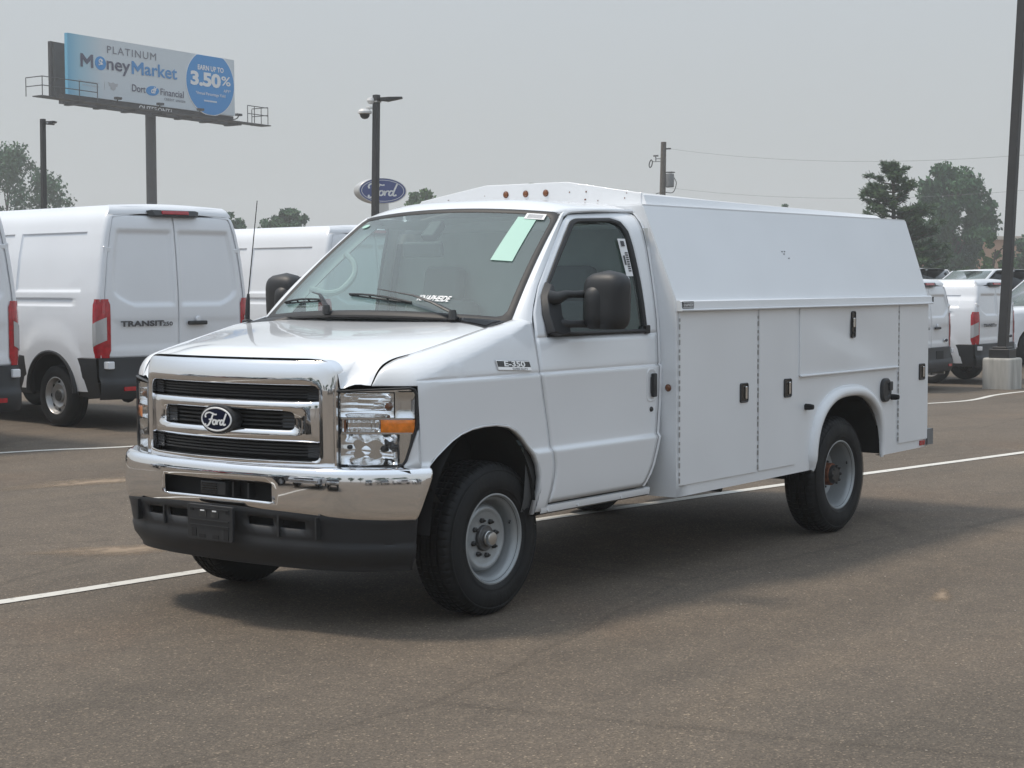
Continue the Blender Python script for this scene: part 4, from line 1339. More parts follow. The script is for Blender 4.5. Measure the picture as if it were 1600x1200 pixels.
# raised roof cap
CAPX0, CAPX1 = 1.50, 4.42
b = MB()
sec = [(-.845, 2.020), (-.845, 2.033), (-.820, 2.036), (-.800, 2.088), (-.785, 2.094), (-.30, 2.168), (-.27, 2.171), (.27, 2.171), (.30, 2.168), (.785, 2.094), (.800, 2.088), (.820, 2.036), (.845, 2.033), (.845, 2.020)]
rows = []
for x, k in ((X0 + .004, -1), (X0 + .006, 0), (CAPX0 - .002, 0.02), (CAPX0, 1), (2.2, .84), (3.0, .66), (3.8, .50), (CAPX1 - .06, .36), (CAPX1 + .02, .02), (X1 - LEAN - .004, 0), (X1 - LEAN, -1)):
    if k < 0: rows.append([(x, y * ytop(x) / .842, 2.020) for y, z in sec])
    else: rows.append([(x, y * ytop(x) / .842, 2.034 + (z - 2.034) * (k if z > 2.0355 else 1)) for y, z in sec])
b.grid(rows)
b.build('roof_cap', 'body_paint', ub, smooth=25)
b = MB(); b.add([(CAPX0 - .006, y, z) for y, z in [(-.79, 2.036), (-.79, 2.098), (-.29, 2.177), (.29, 2.177), (.79, 2.098), (.79, 2.036)]] + [(CAPX0 + .012, y, z) for y, z in [(-.79, 2.036), (-.79, 2.098), (-.29, 2.177), (.29, 2.177), (.79, 2.098), (.79, 2.036)]],
      [(0, 1, 2, 3, 4, 5), (11, 10, 9, 8, 7, 6)] + [(i, i + 6, (i + 1) % 6 + 6, (i + 1) % 6) for i in range(6)])
hd = b.build('roof_header', 'body_paint', ub, smooth=None, bevel=.004)
for y in (-.143, 0, .143):
    b = MB(); b.lathe([(.015, 0), (.015, .006), (.012, .009), (0, .011)], (CAPX0 - .005, y, 2.118), 'x', 18, -1); lp = b.build('clearance_lamp', 'amber_dark', hd)
    b = MB(); b.lathe([(.016, 0), (.020, .003), (.016, .006)], (CAPX0 - .005, y, 2.118), 'x', 18, -1); b.build('lamp_ring', 'rust', lp)
b = MB(); rnd2 = random.Random(5)
for k in range(14):
    y, z = rnd2.uniform(-.7, .65), 2.06 + rnd2.random() * .06
    b.box((CAPX0 - .0072, y, z), (.001, .008 * rnd2.random() + .003, .006 * rnd2.random() + .003))
b.build('rust_specks', 'rust', hd)
b = MB()
for x, z in ((2.80, 1.79), (2.83, 1.79), (2.815, 1.775), (2.86, 1.75)): b.box((x, -cant_y(z) - .011, z), (.009, .004, .006))
b.build('paint_chips', 'grey_metal', ub)

# compartment doors on both sides
def flat_panel(x0, x1, z0, z1, y0=YB, t=.008, bow=.0, edge=.004):
    m = MB(); rows = []
    for i in range(17):
        p = i / 16; row = []
        for j in range(13):
            q = j / 12
            d = t + bow * math.sin(math.pi * p) * math.sin(math.pi * q) * math.sin(5 * p + 3 * q)
            row.append((lerp(x0, x1, p), -(y0 + d), lerp(z0, z1, q)))
        rows.append(row)
    m.grid(rows)
    per = [r[0] for r in rows] + rows[-1][1:] + [r[-1] for r in reversed(rows[:-1])] + list(reversed(rows[0][1:-1]))
    m.grid([per, [(x, -(y0 - .002), z) for x, y, z in per]], cv=True)
    return m
def latch(F, parent, x, z, tall=False):
    w, h = (.030, .085) if tall else (.046, .056)
    y = YB + .008
    b = MB(); fn = lambda p, d: (x + p[0], -(y + d), z + p[1])
    N_ = 64
    lp = lambda a, c, r: [(p.x, p.y) for p in resample([(u, v, 0) for u, v in rrect(-a, a, -c, c, r)], N_, True)]
    b.ring(lp(w, h, .012), lp(w - .008, h - .008, .008), [(0, -.002), (0, .004), (.4, .007), (1, .005), (1, -.006)], fn)
    L = F(b).build('latch', 'plastic', parent)
    b = MB(); b.prism(rrect(-w + .007, w - .007, -h + .007, h - .007, .006), lambda p: fn(p, .0015), lambda p: fn(p, -.004)); F(b).build('latch_pan', 'gloss_black', L)
    if tall: b = MB(); b.box((x, -(y + .006), z + .012), (.026, .012, .062))
    else: b = MB(); b.box((x + .016, -(y + .006), z), (.020, .012, .074))
    F(b).build('latch_paddle', 'chrome_soft', L, bevel=.005)
    if tall: b = MB(); b.lathe([(0, .012), (.009, .012), (.011, .004)], (x, -(y + .004), z - .055), 'y', 12, -1); F(b).build('key_lock', 'steel_dark', L)
for s in (0, 1):
    F = (lambda q: q) if s == 0 else (lambda q: q.mirror())
    doors = []
    for (x0, x1, z0, z1, bw) in ((1.434, 2.293, .503, 1.446, .004), (2.318, 2.776, .506, 1.446, .003), (2.824, 4.226, 1.040, 1.446, .009), (4.246, 4.714, .520, 1.446, .003)):
        doors.append(F(flat_panel(x0, x1, z0, z1, bow=bw)).build('compartment_door', 'body_paint', ub, smooth=40))
    for d_, x, z, t in ((doors[0], 2.140, .972, False), (doors[1], 2.668, .973, False), (doors[2], 3.545, 1.334, True), (doors[3], 4.612, .987, False)): latch(F, d_, x, z, t)
    for d_, x, z0 in ((doors[0], 1.436, .51), (doors[1], 2.307, .51), (doors[3], 4.237, .53)):
        n = 22
        for k in range(n):
            za, zb = lerp(z0, 1.43, (k + .12) / n), lerp(z0, 1.43, (k + (.55 if k % 2 else .8)) / n)
            b = MB(); b.tube([(x, -(YB + .007), za), (x, -(YB + .007), zb)], .0045, 6)
            if s == 0 or k < 1: F(b).build('hinge_knuckle', 'rim_silver', d_)
    b = MB(); b.box((3.525, -(YB + .014), 1.036), (1.40, .016, .010)); F(b).build('door_bottom_lip', 'body_paint', doors[2], bevel=.003)
    # gaps between the doors show the body side wall
    b = MB(); 
    # wheel arch flare
    path = [(RARCH[0][0] - .012, .452 - .010)] + RARCH[0:41] + [(RARCH[-1][0] + .004, .452)]
    PP = resample([(x, z, 0) for x, z in path], 60)
    prof2 = [(-.012, -.010), (-.012, .022), (-.004, .034), (.012, .040), (.030, .038), (.048, .026), (.058, .008), (.060, -.004)]
    rows = []
    for i, p in enumerate(PP):
        t = (PP[min(i + 1, 59)] - PP[max(i - 1, 0)]).normalized(); nx, nz = -t.y, t.x
        f_ = min(1.0, .35 + i / 5) if i < 46 else lerp(1.0, .35, (i - 46) / 13)
        rows.append([(p.x + nx * o * (1 if o < 0 else f_), -(YB + h * f_), p.y + nz * o * (1 if o < 0 else f_)) for o, h in prof2])
    b.grid(rows); F(b).build('arch_flare', 'body_paint', ub, smooth=60)
    # fuel door housing, rubber stops, marker lamp, reflector
    if s == 0:
        b = MB(); lo = [(p.x, p.y) for p in resample([(u, v, 0) for u, v in rrect(3.965, 4.105, .812, .968, .055)], 60, True)]; cc = [(4.035, .89)] * 60
        b.ring(lo, cc, [(0, -.004), (0, .014), (.12, .022), (.4, .022), (.45, .018), (.8, .020), (1, .020)], lambda p, d: (p[0], -(YB + d), p[1])); fd = b.build('fuel_filler', 'plastic', ub)
        b = MB(); b.box((4.085, -(YB + .022), .915), (.05, .014, .06)); b.build('filler_cap_tab', 'plastic', fd, bevel=.006)
    for x, z in ((2.915, .845), (4.145, .838)):
        b = MB(); b.tube([(x, -YB + .004, z), (x, -(YB + .030), z), (x, -(YB + .052), z)], [.020, .019, .015], 14); F(b).build('rubber_stop', 'rubber', ub)
    b = MB(); b.box((4.64, -(YB + .004), .495), (.085, .008, .034)); F(b).build('side_reflector', 'red_lens', ub, bevel=.003)
    b = MB(); b.lathe([(.016, 0), (.016, .006), (.010, .011), (0, .012)], (X0, -1.018, 1.035), 'x', 16, -1); F(b).build('marker_lamp', 'amber_dark', ub)
    b = MB(); b.lathe([(.017, 0), (.020, .003), (.017, .007)], (X0, -1.018, 1.035), 'x', 16, -1); F(b).build('marker_ring', 'rust', ub)
b = MB(); pl = rrect(1.428, 1.545, 1.464, 1.503, .004); b.prism(pl, lambda p: (p[0], -1.0985, p[1]), lambda p: (p[0], -1.094, p[1])); np_ = b.build('maker_plate', 'print_dark', ub)
b = MB(); put_text(b, 'KNAPHEIDE', lambda p: (1.4865 + p[0], -1.1002, 1.4825 + p[1]), .022, .0006, 1.0, sx=.86); b.build('plate_lettering', 'sign_white', np_, recalc=False)
b = MB()
for z in (1.470, 1.497): b.box((1.4865, -1.0995, z), (.108, .001, .0025))
b.build('plate_border', 'sign_white', np_)
# rear bumper and tail
b = MB(); b.box((4.80, 0, .53), (.16, 2.02, .13)); rb = b.build('rear_bumper', 'pole_paint', truck, bevel=.01)
b = MB(); b.box((4.76, -.98, .53), (.09, .20, .11)); b.build('bumper_bracket', 'grey_metal', rb)
for s in (-1, 1):
    b = MB(); b.box((X1 + .012, s * .95, .85), (.02, .10, .22)); b.build('tail_lamp', 'red_lens', ub, bevel=.004)
for y0, y1 in ((-.72, -.01), (.01, .72)):
    b = MB(); b.box((X1 + .010, (y0 + y1) / 2, 1.25), (.016, y1 - y0, 1.30)); rd = b.build('rear_door', 'body_paint', ub, bevel=.006)
    b = MB(); b.box((X1 + .022, y0 + .12 if y0 > 0 else y1 - .12, 1.2), (.012, .06, .14)); b.build('door_handle', 'plastic', rd, bevel=.004)

# ------------------------------------------------------------------ parked cargo vans
def make_van(H, label, group, mid=True):
    """rear at x = 0, nose towards +x, y to its left; H roof height"""
    van = thing('cargo_van', label, 'van', group=group)
    k = H / 2.50
    up = H - 2.50
    WT2 = [(.30, .93), (.40, .975), (.55, 1.0), (.80, 1.02), (1.0, 1.03), (1.25, 1.03), (1.5, 1.015), (1.9 + up * .6, .965), (2.15 + up, .915), (2.30 + up, .875), (2.38 + up, .835), (2.44 + up, .76), (2.475 + up, .66)]
    zl = [.42, .55, .70, .80, .85, .88, .95, 1.05, 1.15, 1.25, 1.33, 1.35, 1.36, 1.37, 1.38, 1.40, 1.42, 1.43, 1.44, 1.45, 1.46, 1.50, 1.515, 1.525, 1.535, 1.55, 1.57] + [lerp(1.65, 2.08 + up, i / 6) for i in range(7)] + [2.13 + up, 2.15 + up, 2.16 + up, 2.17 + up, 2.18 + up, 2.19 + up, 2.22 + up, 2.26 + up] + [2.30 + up, 2.34 + up, 2.38 + up, 2.41 + up, 2.44 + up, 2.46 + up, 2.475 + up]
    L = 5.3
    def hw(x, z):
        w = stab(WT2, z, .03)
        if x > 3.9:  # nose taper
            w -= .10 * ((x - 3.9) / 1.4) ** 2
        return w
    def xrear(y, z):
        a = min(1, abs(y) / 1.02)
        return .075 * a ** 6 + .10 * max(0, (z - 1.25) / (1.2 + up)) ** 1.6 + .05 * max(0, (z - (2.2 + up)) / .27) ** 2
    def znose(x):  # upper limit of the body towards the nose
        return tab([(0, H), (3.35, H - .01), (3.55, H - .06), (4.55, 1.32), (4.9, 1.18), (5.2, 1.02), (5.3, .92)], x)
    # side skins with pressed panels
    def press(x, z):
        d = 0.0
        def panel(x0, x1, z0, z1, r, depth):
            ex = min(x - x0, x1 - x); ez = min(z - z0, z1 - z)
            e_ = min(ex, ez)
            if e_ <= 0: return 0
            return -depth * min(1, e_ / .018)
        d += panel(.42, 1.75, 1.52, 2.18 + up, .1, .020) + panel(1.9, 3.2, 1.52, 2.18 + up, .1, .020)
        d += panel(.55, 3.2, 1.36, 1.45, .02, .016)
        # swell over the rear wheel
        q = math.hypot((x - 1.02) / .62, (z - .45) / .62)
        if q < 1.15: d += .022 * min(1, max(0, (1.15 - q) / .15))
        return d
    AC, AR = 1.02, .47
    def arch(x, c=AC):
        q = (x - c) / AR
        return .40 + .45 * math.sqrt(max(0, 1 - abs(q) ** 2.2)) if abs(q) < 1 else 0
    xs = sorted(set([.09, .11, .14, .17, .2, .3, .41, .42, .43, .44, .45, .48, 1.72, 1.73, 1.74, 1.76, 1.88, 1.91, 1.92, 1.93, 3.17, 3.18, 3.19, 3.21] + [lerp(.55, 1.5, i / 22) for i in range(23)] + [1.7, 1.75, 1.79, 1.86, 1.9, 1.94, 2.2, 2.6, 3.0, 3.16, 3.2, 3.24, 3.4, 3.55, 3.7] + [lerp(3.8, 4.75, i / 22) for i in range(23)] + [4.85, 5.0, 5.15, 5.25, 5.3]))
    for s in (1, -1):
        b = MB(); rows = []
        for x in xs:
            zb = max(.42, arch(x), arch(x, 4.28)); zt = znose(x)
            row = []
            for z in zl:
                zz = min(max(z, zb), zt)
                y = hw(x, zz) + press(x, zz)
                rr = 1.0
                X = x + xrear(y, zz) * max(0, 1 - x / .4)
                if zt < H - .05 and zz > zt - .15: y -= .10 * ((zz - zt + .15) / .15) ** 2
                row.append((X, s * y, zz))
            rows.append(row)
        b.grid(rows)
        b.build('side_panel', 'van_paint', van, smooth=45)
        b = MB(); crn = []  # rounded rear corner post between side skin and door
        for z in [q for q in zl if q >= .79 and q < 2.47 + up]:
            y0 = min(.955, hw(0, z) - .075) + .008 if z < 2.36 + up else hw(0, z) * .5
            y1 = hw(.09, z) + press(.09, z); x1 = .09 + xrear(y1, z) * (1 - .09 / .4)
            x0 = xrear(y0, z) + .004
            row = [(x0 + .05, s * (y0 - .002), z)]
            for k in range(9):
                a = math.pi / 2 * k / 8
                row.append((lerp(x1, x0, math.cos(a) ** .8), s * lerp(y0, y1, math.sin(a) ** .8), z))
            crn.append(row)
        b.grid(crn); b.build('corner_post', 'van_paint', van, smooth=60)
        b = MB(); rows = []  # dark lower cladding
        for x in xs:
            if x > 5.0: break
            z0, z1 = max(.36, arch(x) - .0, arch(x, 4.28)), max(.80, max(arch(x), arch(x, 4.28)) + .05)
            rows.append([(x + .02 * (1 if x < .1 else 0), s * (hw(x, zz) + dd), zz) for zz, dd in ((z0, -.03), (z0, .016), (lerp(z0, z1, .5), .018), (z1 - .01, .016), (z1, 0))])
        b.grid(rows); b.build('lower_cladding', 'valance_plastic', van, smooth=50)
        b = MB(); P = [(AC + AR * math.cos(R(a)) * 1.0, s * (hw(1.0, .6) + .02), .40 + .45 * max(0, math.sin(R(a))) ** .9) for a in range(0, 181, 9)]
        b.tube(P, .028, 8); b.build('arch_trim', 'valance_plastic', van)
    # roof
    b = MB(); rows = []
    for x in [.0, .05, .15, .4, 1, 1.8, 2.6, 3.2, 3.45, 3.55]:
        row = []
        for i in range(13):
            t = -1 + i / 6
            w = stab(WT2, 2.475 + up, .03)
            y = w * t
            zz = H - (H - (2.475 + up)) * t ** 2 - (.012 if abs(abs(t) - .55) < .02 else 0)
            zz -= .04 * max(0, 1 - x / .12) ** 2 + (.04 * ((x - 3.2) / .35) ** 2 if x > 3.2 else 0)
            X = x + (xrear(y, 2.475 + up)) * max(0, 1 - x / .4)
            row.append((X, y, zz))
        rows.append(row)
    b.grid(rows); b.build('roof', 'van_paint', van, smooth=50)
    # nose: hood, windshield, front face (seen only by stepping aside)
    b = MB(); b.grid([[(x, t * (hw(x, 1.0) - .10), znose(x) - .05 * t * t) for t in (-1, -.6, -.2, .2, .6, 1)] for x in (4.5, 4.7, 4.9, 5.1, 5.25, 5.3)]); b.grid([[(5.3 - .02 * t * t, t * .82, z) for t in (-1, -.5, 0, .5, 1)] for z in (.92, .7, .4)])
    b.build('nose', 'van_paint', van)
    b = MB(); b.grid([[(x + .06 * (1 - t * t), t * (hw(x, znose(x) - .1) - .06), znose(x) - .02 + .02 * (1 - t * t)) for t in (-1, -.5, 0, .5, 1)] for x in (3.55, 3.9, 4.25, 4.55)]); b.build('front_windshield', 'dark_glass', van)
    for s in (1, -1):
        b = MB(); b.grid([[(x, s * (hw(x, z) + .004), z) for x in (lerp(3.35, 3.35, q), lerp(4.2, 3.62, q))] for q, z in ((0, 1.42), (.5, 1.75), (1, 2.05 + up * .6))]); b.build('cab_window', 'dark_glass', van)
    # rear: fixed corner pillars are the side skins; two doors with pressed window panels
    def rfn(y, z, d=0.0): return (xrear(y, z) - d, y, z)
    dw0 = .955
    def rdoor(s, wide):
        b = MB(); rows = []
        zt = 2.36 + up
        for i in range(71):
            z = lerp(.80, zt, i / 70)
            ymax = min(dw0, hw(.0, z) - .075)
            row = []
            for j in range(41):
                y = lerp(.006, ymax, j / 40)
                # pressed panel
                wz0, wz1 = 1.36, 2.20 + up; wy0, wy1 = .07, min(.84, hw(0, z) - .15)
                if z < 1.36 + .18: wy1 -= .28 * max(0, (1.54 - z) / .18) ** 2
                e_ = min(z - wz0, wz1 - z, y - wy0 + .03, wy1 - y)
                d = -.026 * min(1, max(0, e_ / .03))
                e2 = min(z - .88, 1.22 - z, y - .0, .88 - y)
                d += -.008 * min(1, max(0, e2 / .05))
                row.append((xrear(y, z) + .012 - d, s * y, z))
            rows.append(row)
        b.grid(rows)
        dr = b.build('rear_door', 'van_paint', van, smooth=50, solid=.02)
        for z in (1.98 + up,):
            b = MB(); b.box((.045 + xrear(.95, z), s * (min(dw0, hw(0, z) - .06) + .02), z), (.11, .05, .075)); b.box((.0 + xrear(.95, z), s * (min(dw0, hw(0, z) - .06) - .03), z), (.03, .08, .05))
            b.build('hinge', 'van_paint', dr, bevel=.01)
        return dr
    dl_ = rdoor(1, 0); dr_ = rdoor(-1, 0)
    b = MB(); b.grid([[(xrear(t_ * (hw(0, z) - .09), z) + .045, t_ * (hw(0, z) - .09), z) for t_ in (-1, -.5, 0, .5, 1)] for z in (.5, 1.0, 1.3, 1.6, 1.9 + up * .6, 2.15 + up, 2.36 + up)]); b.build('door_gap', 'dark', van)
    b = MB(); rows = []
    for z, d in ((2.365 + up, -.005), (2.40 + up, .002), (2.44 + up, -.01), (2.47 + up, -.05)):
        rows.append([(xrear(y, z) - d, y, z + .02 * (1 - (y / .8) ** 2)) for y in [lerp(-.84 + (z - 2.365 - up) * .6, .84 - (z - 2.365 - up) * .6, i / 16) for i in range(17)]])
    b.grid(rows); hdr = b.build('roof_rear_edge', 'van_paint', van, smooth=60)
    b = MB(); b.add([rfn(y, 2.40 + up + z, .05 + dd) for y, z, dd in ((-.33, -.045, -.03), (.33, -.045, -.03), (.36, .02, -.03), (-.36, .02, -.03), (-.27, -.04, .02), (.27, -.04, .02), (.30, .03, .0), (-.30, .03, .0))], [(4, 5, 6, 7), (0, 1, 5, 4), (1, 2, 6, 5), (2, 3, 7, 6), (3, 0, 4, 7)])
    hb = b.build('brake_lamp_housing', 'plastic', van, bevel=.01)
    b = MB(); b.box((xrear(0, 2.4 + up) - .068, 0, 2.397 + up), (.02, .36, .042), (0, R(14), 0)); b.build('high_brake_lamp', 'red_lens', hb, bevel=.006)
    # tail lamps wrap the corners
    for s in (1, -1):
        b = MB(); lamp = []
        for z in [.80, .83] + [lerp(.88, 1.38, i / 8) for i in range(9)] + [1.42, 1.44]:
            ins = .0 if .83 < z < 1.40 else .02
            lamp.append([(xrear(.95, z) - .012, s * (.888 + ins), z), (xrear(.95, z) - .014, s * .94, z), (xrear(1.0, z) - .004, s * (hw(.05, z) - .03), z), (.10, s * (hw(.1, z) + .008), z), (.165 - ins, s * (hw(.16, z) + .006), z), (.17 - ins, s * (hw(.16, z) - .02), z)])
        def mid_(i): return 4 <= i <= 7
        b.grid(lamp); tl = b.build('tail_lamp', 'red_lens', van, smooth=50)
        b = MB(); b.grid([[(p[0] + (-.004 if j < 3 else 0), p[1] + s * (.004 if j >= 2 else 0), p[2] + (.05 * (j - 2) / 2 * (1 if 0 else -1) if i in (0, 4) else 0)) for j, p in enumerate(r[1:5])] for i, r in enumerate(lamp[3:8])]); b.build('reverse_lens', 'clear_lens', tl)
        b = MB(); b.box((.02, s * .93, .72), (.10, .09, .085)); b.build('bumper_step', 'van_paint', van, bevel=.012)
    # rear bumper
    b = MB(); rows = []
    for z, d in ((.34, -.05), (.345, .03), (.40, .06), (.50, .065), (.54, .06), (.56, .045), (.60, .03), (.76, .025), (.795, .02), (.80, -.02)):
        rows.append([(xrear(y, .8) - d + .03 * (abs(y) > 1.0), y, z) for y in [lerp(-1.02, 1.02, i / 24) for i in range(25)]])
    b.grid(rows); bp2 = b.build('rear_bumper', 'valance_plastic', van, smooth=45)
    for s in (1, -1):
        b = MB(); b.box((-.062, s * .72, .46), (.012, .15, .045)); b.build('bumper_reflector', 'red_lens', bp2)
    b = MB(); b.box((-.030, -.30, .66), (.012, .32, .16)); b.build('plate_recess', 'dark', bp2)
    # lettering, handle, emblem
    b = MB(); put_text(b, 'TRANSIT', lambda p: (xrear(.5, 1.17) - .004, .50 - p[0], 1.165 + p[1]), .080, .004, 1.05, sx=1.7); put_text(b, '250', lambda p: (xrear(.5, 1.17) - .004, .165 - p[0], 1.158 + p[1]), .060, .002, 1.0, sx=1.5)
    b.build('door_lettering', 'print_dark', dl_, recalc=False)
    b = MB(); b.box((-.012, -.24, 1.165), (.035, .26, .045)); b.build('door_handle', 'plastic', dr_, bevel=.012)
    b = MB(); b.lathe([(0, .014), (.03, .012), (.035, .004), (.04, -.005)], (xrear(.4, 1.2), -.26, 1.205), 'x', 16, -1); b.build('lock_cover', 'van_paint', dr_)
    b = MB(); em2 = lambda r, h, d: [(xrear(-.62, .93) - d - .004, -.64 + r * math.cos(2 * math.pi * q / 24), .93 + h * math.sin(2 * math.pi * q / 24)) for q in range(24)]
    b.grid([em2(.085, .036, 0), em2(.082, .034, .01), em2(.075, .029, .012)], cv=True); eb2 = b.build('emblem', 'chrome_soft', dr_)
    b = MB(); b.grid([em2(.075, .029, .012), em2(.001, .001, .013)], cv=True); b.build('emblem_oval', 'emblem_blue', eb2)
    # wheels, underside
    for cx in (AC, 4.28):
        for s in (1, -1):
            c = (cx, s * .86, .35)
            b = MB(); b.lathe([(.20, -.10), (.24, -.115), (.29, -.118), (.33, -.105), (.345, -.085), (.35, -.03), (.342, -.028), (.342, -.02), (.35, -.018), (.35, .018), (.342, .02), (.342, .028), (.35, .03), (.345, .085), (.33, .105), (.29, .118), (.24, .115), (.20, .10)], c, 'y', 60, s); wh = b.build('wheel', 'rubber', van)
            b = MB(); b.lathe([(.215, .09), (.214, .106), (.205, .108), (.195, .095), (.188, .05), (.175, .035), (.165, .055), (.13, .066), (.10, .05), (.075, .045), (.07, .07), (.0, .075)], c, 'y', 48, s); rm = b.build('rim', 'rim_silver', wh)
            for q in range(8):
                a = R(45 * q); b = MB(); b.lathe([(0, .062), (.022, .062), (.024, .05)], (cx + .148 * math.cos(a), s * .86, .35 + .148 * math.sin(a)), 'y', 10, s); b.build('rim_hole', 'dark', rm)
            b = MB(); b.lathe([(0, .082), (.06, .080), (.07, .06)], c, 'y', 20, s); b.build('hub_cap', 'steel_dark', rm)
    for s in (1, -1):
        b = MB(); rows = []
        for q in range(17):
            a = R(180 * q / 16); rows.append([(AC + .50 * math.cos(a), s * y, .38 + .48 * math.sin(a)) for y in (.99, .60)])
        b.grid(rows); b.grid([[(AC + .5 * f * math.cos(R(180 * q / 16)), s * .60, .38 + .48 * f * math.sin(R(180 * q / 16))) for q in range(17)] for f in (0, 1)]); b.build('wheel_well', 'liner', van)
    b = MB(); b.box((2.6, 0, .42), (4.9, 1.5, .16)); b.tube([(AC, -.8, .35), (AC, .8, .35)], .06, 8); b.lathe([(0, -.14), (.13, 0), (0, .14)], (AC, 0, .35), 'x', 12); b.build('underside', 'underbody', van)
    b = MB(); b.tube([(-.02, -.55, .32), (.5, -.55, .34)], .03, 8); b.build('exhaust_pipe', 'steel', van)
    return van
def place(o, x, y, head, z=None):
    o.location = (x, y, gz(x, y) if z is None else z); o.rotation_euler = (0, 0, R(head))

vg = 'white cargo vans parked in rows'
van1 = make_van(2.50, 'white high cargo van with dark lettering on its rear door, beside the truck hood', vg)
place(van1, 6.745, 8.73, 84)
v = copy_tree(van1); v['label'] = 'leftmost white cargo van, cut off by the picture edge'; place(v, 3.29, 8.44, 84)
v = copy_tree(van1); v['label'] = 'white cargo van seen behind the truck windshield and antenna'; place(v, 12.30, 10.62, 84)
van2 = make_van(2.09, 'low white cargo van just behind the right lamp post', vg)
place(van2, 27.08, 7.14, 90)
v = copy_tree(van2); v['label'] = 'low white cargo van half hidden behind the rear of the truck'; place(v, 23.95, 7.2, 90)

# ------------------------------------------------------------------ lamp posts
def fixture(b, top, d, L=.75):
    """flat lamp head on a short arm; d = horizontal unit direction"""
    t = Vector(top); d = Vector(d).normalized(); s = Vector((-d.y, d.x, 0))
    P = []
    for q, w, h in ((.10, .07, .10), (.30, .15, .11), (.32, .17, .12), (L * .8, .16, .07), (L, .12, .045)):
        P.append((q, w, h))
    rows = []
    for q, w, h in P:
        c = t + d * q + Vector((0, 0, -.05 + .02 * q))
        rows.append([c + s * w - Vector((0, 0, h)), c + s * w, c - s * w, c - s * w - Vector((0, 0, h))])
    b.grid(rows, cv=True)
    b.add(rows[0], [(0, 1, 2, 3)]); b.add(rows[-1], [(0, 1, 2, 3)])
def lamp_post(top, base, hw, d, label, L=.75, base_h=0.0):
    t = thing('lamp_post', label, 'lamp post', (base[0], base[1], base[2]), 0, 'parking lot lamp posts')
    B = Vector(base); T = Vector(top) - B
    b = MB()
    rows = []
    for q in (0, .25, .5, .75, 1):
        c = T * q; k = hw * lerp(1.0, .92, q)
        # square tube turned to the lot
        rows.append([c + Vector((a * k, e_ * k, 0)) for a, e_ in ((-1, -1), (1, -1), (1, 1), (-1, 1))])
    b.grid(rows, cv=True); b.add(rows[-1], [(0, 1, 2, 3)])
    b.build('post', 'pole_paint', t, smooth=20, bevel=.01)
    b = MB(); fixture(b, T + Vector((0, 0, -.03)), d, L); h = b.build('lamp_head', 'pole_paint', t, smooth=20, bevel=.01)
    dd = Vector(d).normalized(); b = MB(); b.box(T + dd * (L * .58) + Vector((0, 0, -.135)), (.22, .22, .02), (0, 0, math.atan2(dd.y, dd.x))); b.build('lamp_lens', 'sign_white', h)
    return t
RTv = (.60126, -.79905, 0)
lp = lamp_post((31.34, 27.43, 7.02), (31.06, 27.36, gz(31, 0)), .088, RTv, 'slim dark lamp post with a white dome camera in front of the blue oval sign')
b = MB(); c = Vector((31.34 - 31.06, 27.43 - 27.36, 6.52 - gz(31, 0)))
dv = Vector((-.60126, .79905, 0))
b.tube([c + Vector((0, 0, .12)), c + dv * .30 + Vector((0, 0, .14))], .035, 8); b.lathe([(.0, .10), (.15, .09), (.20, .02), (.20, -.03), (.15, -.05)], c + dv * .34, 'z', 20); b.lathe([(0, .10), (.09, .08), (.12, 0), (.09, -.08), (0, -.10)], c + dv * .16 + Vector((0, 0, .33)), 'z', 14)
cm_ = b.build('dome_camera', 'camera_white', lp)
b = MB(); b.lathe([(.15, -.05), (.13, -.13), (.08, -.18), (0, -.20)], c + dv * .34, 'z', 20); b.build('camera_dome', 'gloss_black', cm_)
b = MB(); b.box(c + Vector((0, 0, .30)), (.20, .20, .04)); b.build('clamp_band', 'steel', cm_)
lamp_post((28.73, 39.2, 6.83), (28.6, 39.1, 0), .075, RTv, 'thin dark lamp post far left beside the tree', .42)
lp = lamp_post((26.04, 6.28, 8.4), (25.37, 6.39, .10), .085, (.8, .6, 0), 'thick dark lamp post on a concrete base at the right edge', 1.1)
b = MB(); b.box((0, 0, .125), (.40, .40, .19)); b.box((0, 0, .235), (.30, .30, .05)); b.build('base_cover', 'pole_paint', lp, bevel=.02)
b = MB(); rows = []
for z, r in ((-.62, .315), (0.0, .318), (.03, .312), (.045, .295), (.045, .01)):
    rows.append([(math.copysign(abs(math.cos(a)) ** .45, math.cos(a)) * r, math.copysign(abs(math.sin(a)) ** .45, math.sin(a)) * r, z) for a in [2 * math.pi * k / 48 for k in range(48)]])
b.grid(rows, cv=True); b.build('concrete_base', 'concrete', lp, smooth=40)

# ------------------------------------------------------------------ billboard
def bb_mat():
    mt, n, l, b_ = new_mat('bb_print')
    tc = n.new('ShaderNodeTexCoord'); sp = n.new('ShaderNodeSeparateXYZ'); l.new(tc.outputs['Object'], sp.inputs[0])
    mr = n.new('ShaderNodeMapRange'); mr.inputs[1].default_value = -6.48; mr.inputs[2].default_value = -3.9
    l.new(sp.outputs[0], mr.inputs[0])
    r = n.new('ShaderNodeValToRGB'); r.color_ramp.elements[0].color = (.12, .42, .62, 1); r.color_ramp.elements[1].color = (.60, .66, .70, 1)
    q_ = r.color_ramp.elements.new(.35); q_.color = (.33, .56, .68, 1)
    l.new(mr.outputs[0], r.inputs[0]); l.new(r.outputs[0], b_.inputs['Base Color']); b_.inputs['Roughness'].default_value = .6
bb_mat()
bb = thing('billboard', 'tall roadside billboard with blue and white savings advertisement on a single steel post', 'billboard', (65.12, 75.0, 0))
BW, BH, BZ = 12.95, 3.52, 14.14
def bf(p, d=0.0):  # board coordinates from its lower left corner
    x = p[0] - BW / 2
    return (x, -d - .02 * x, BZ - BH / 2 + p[1] - .024 * x)
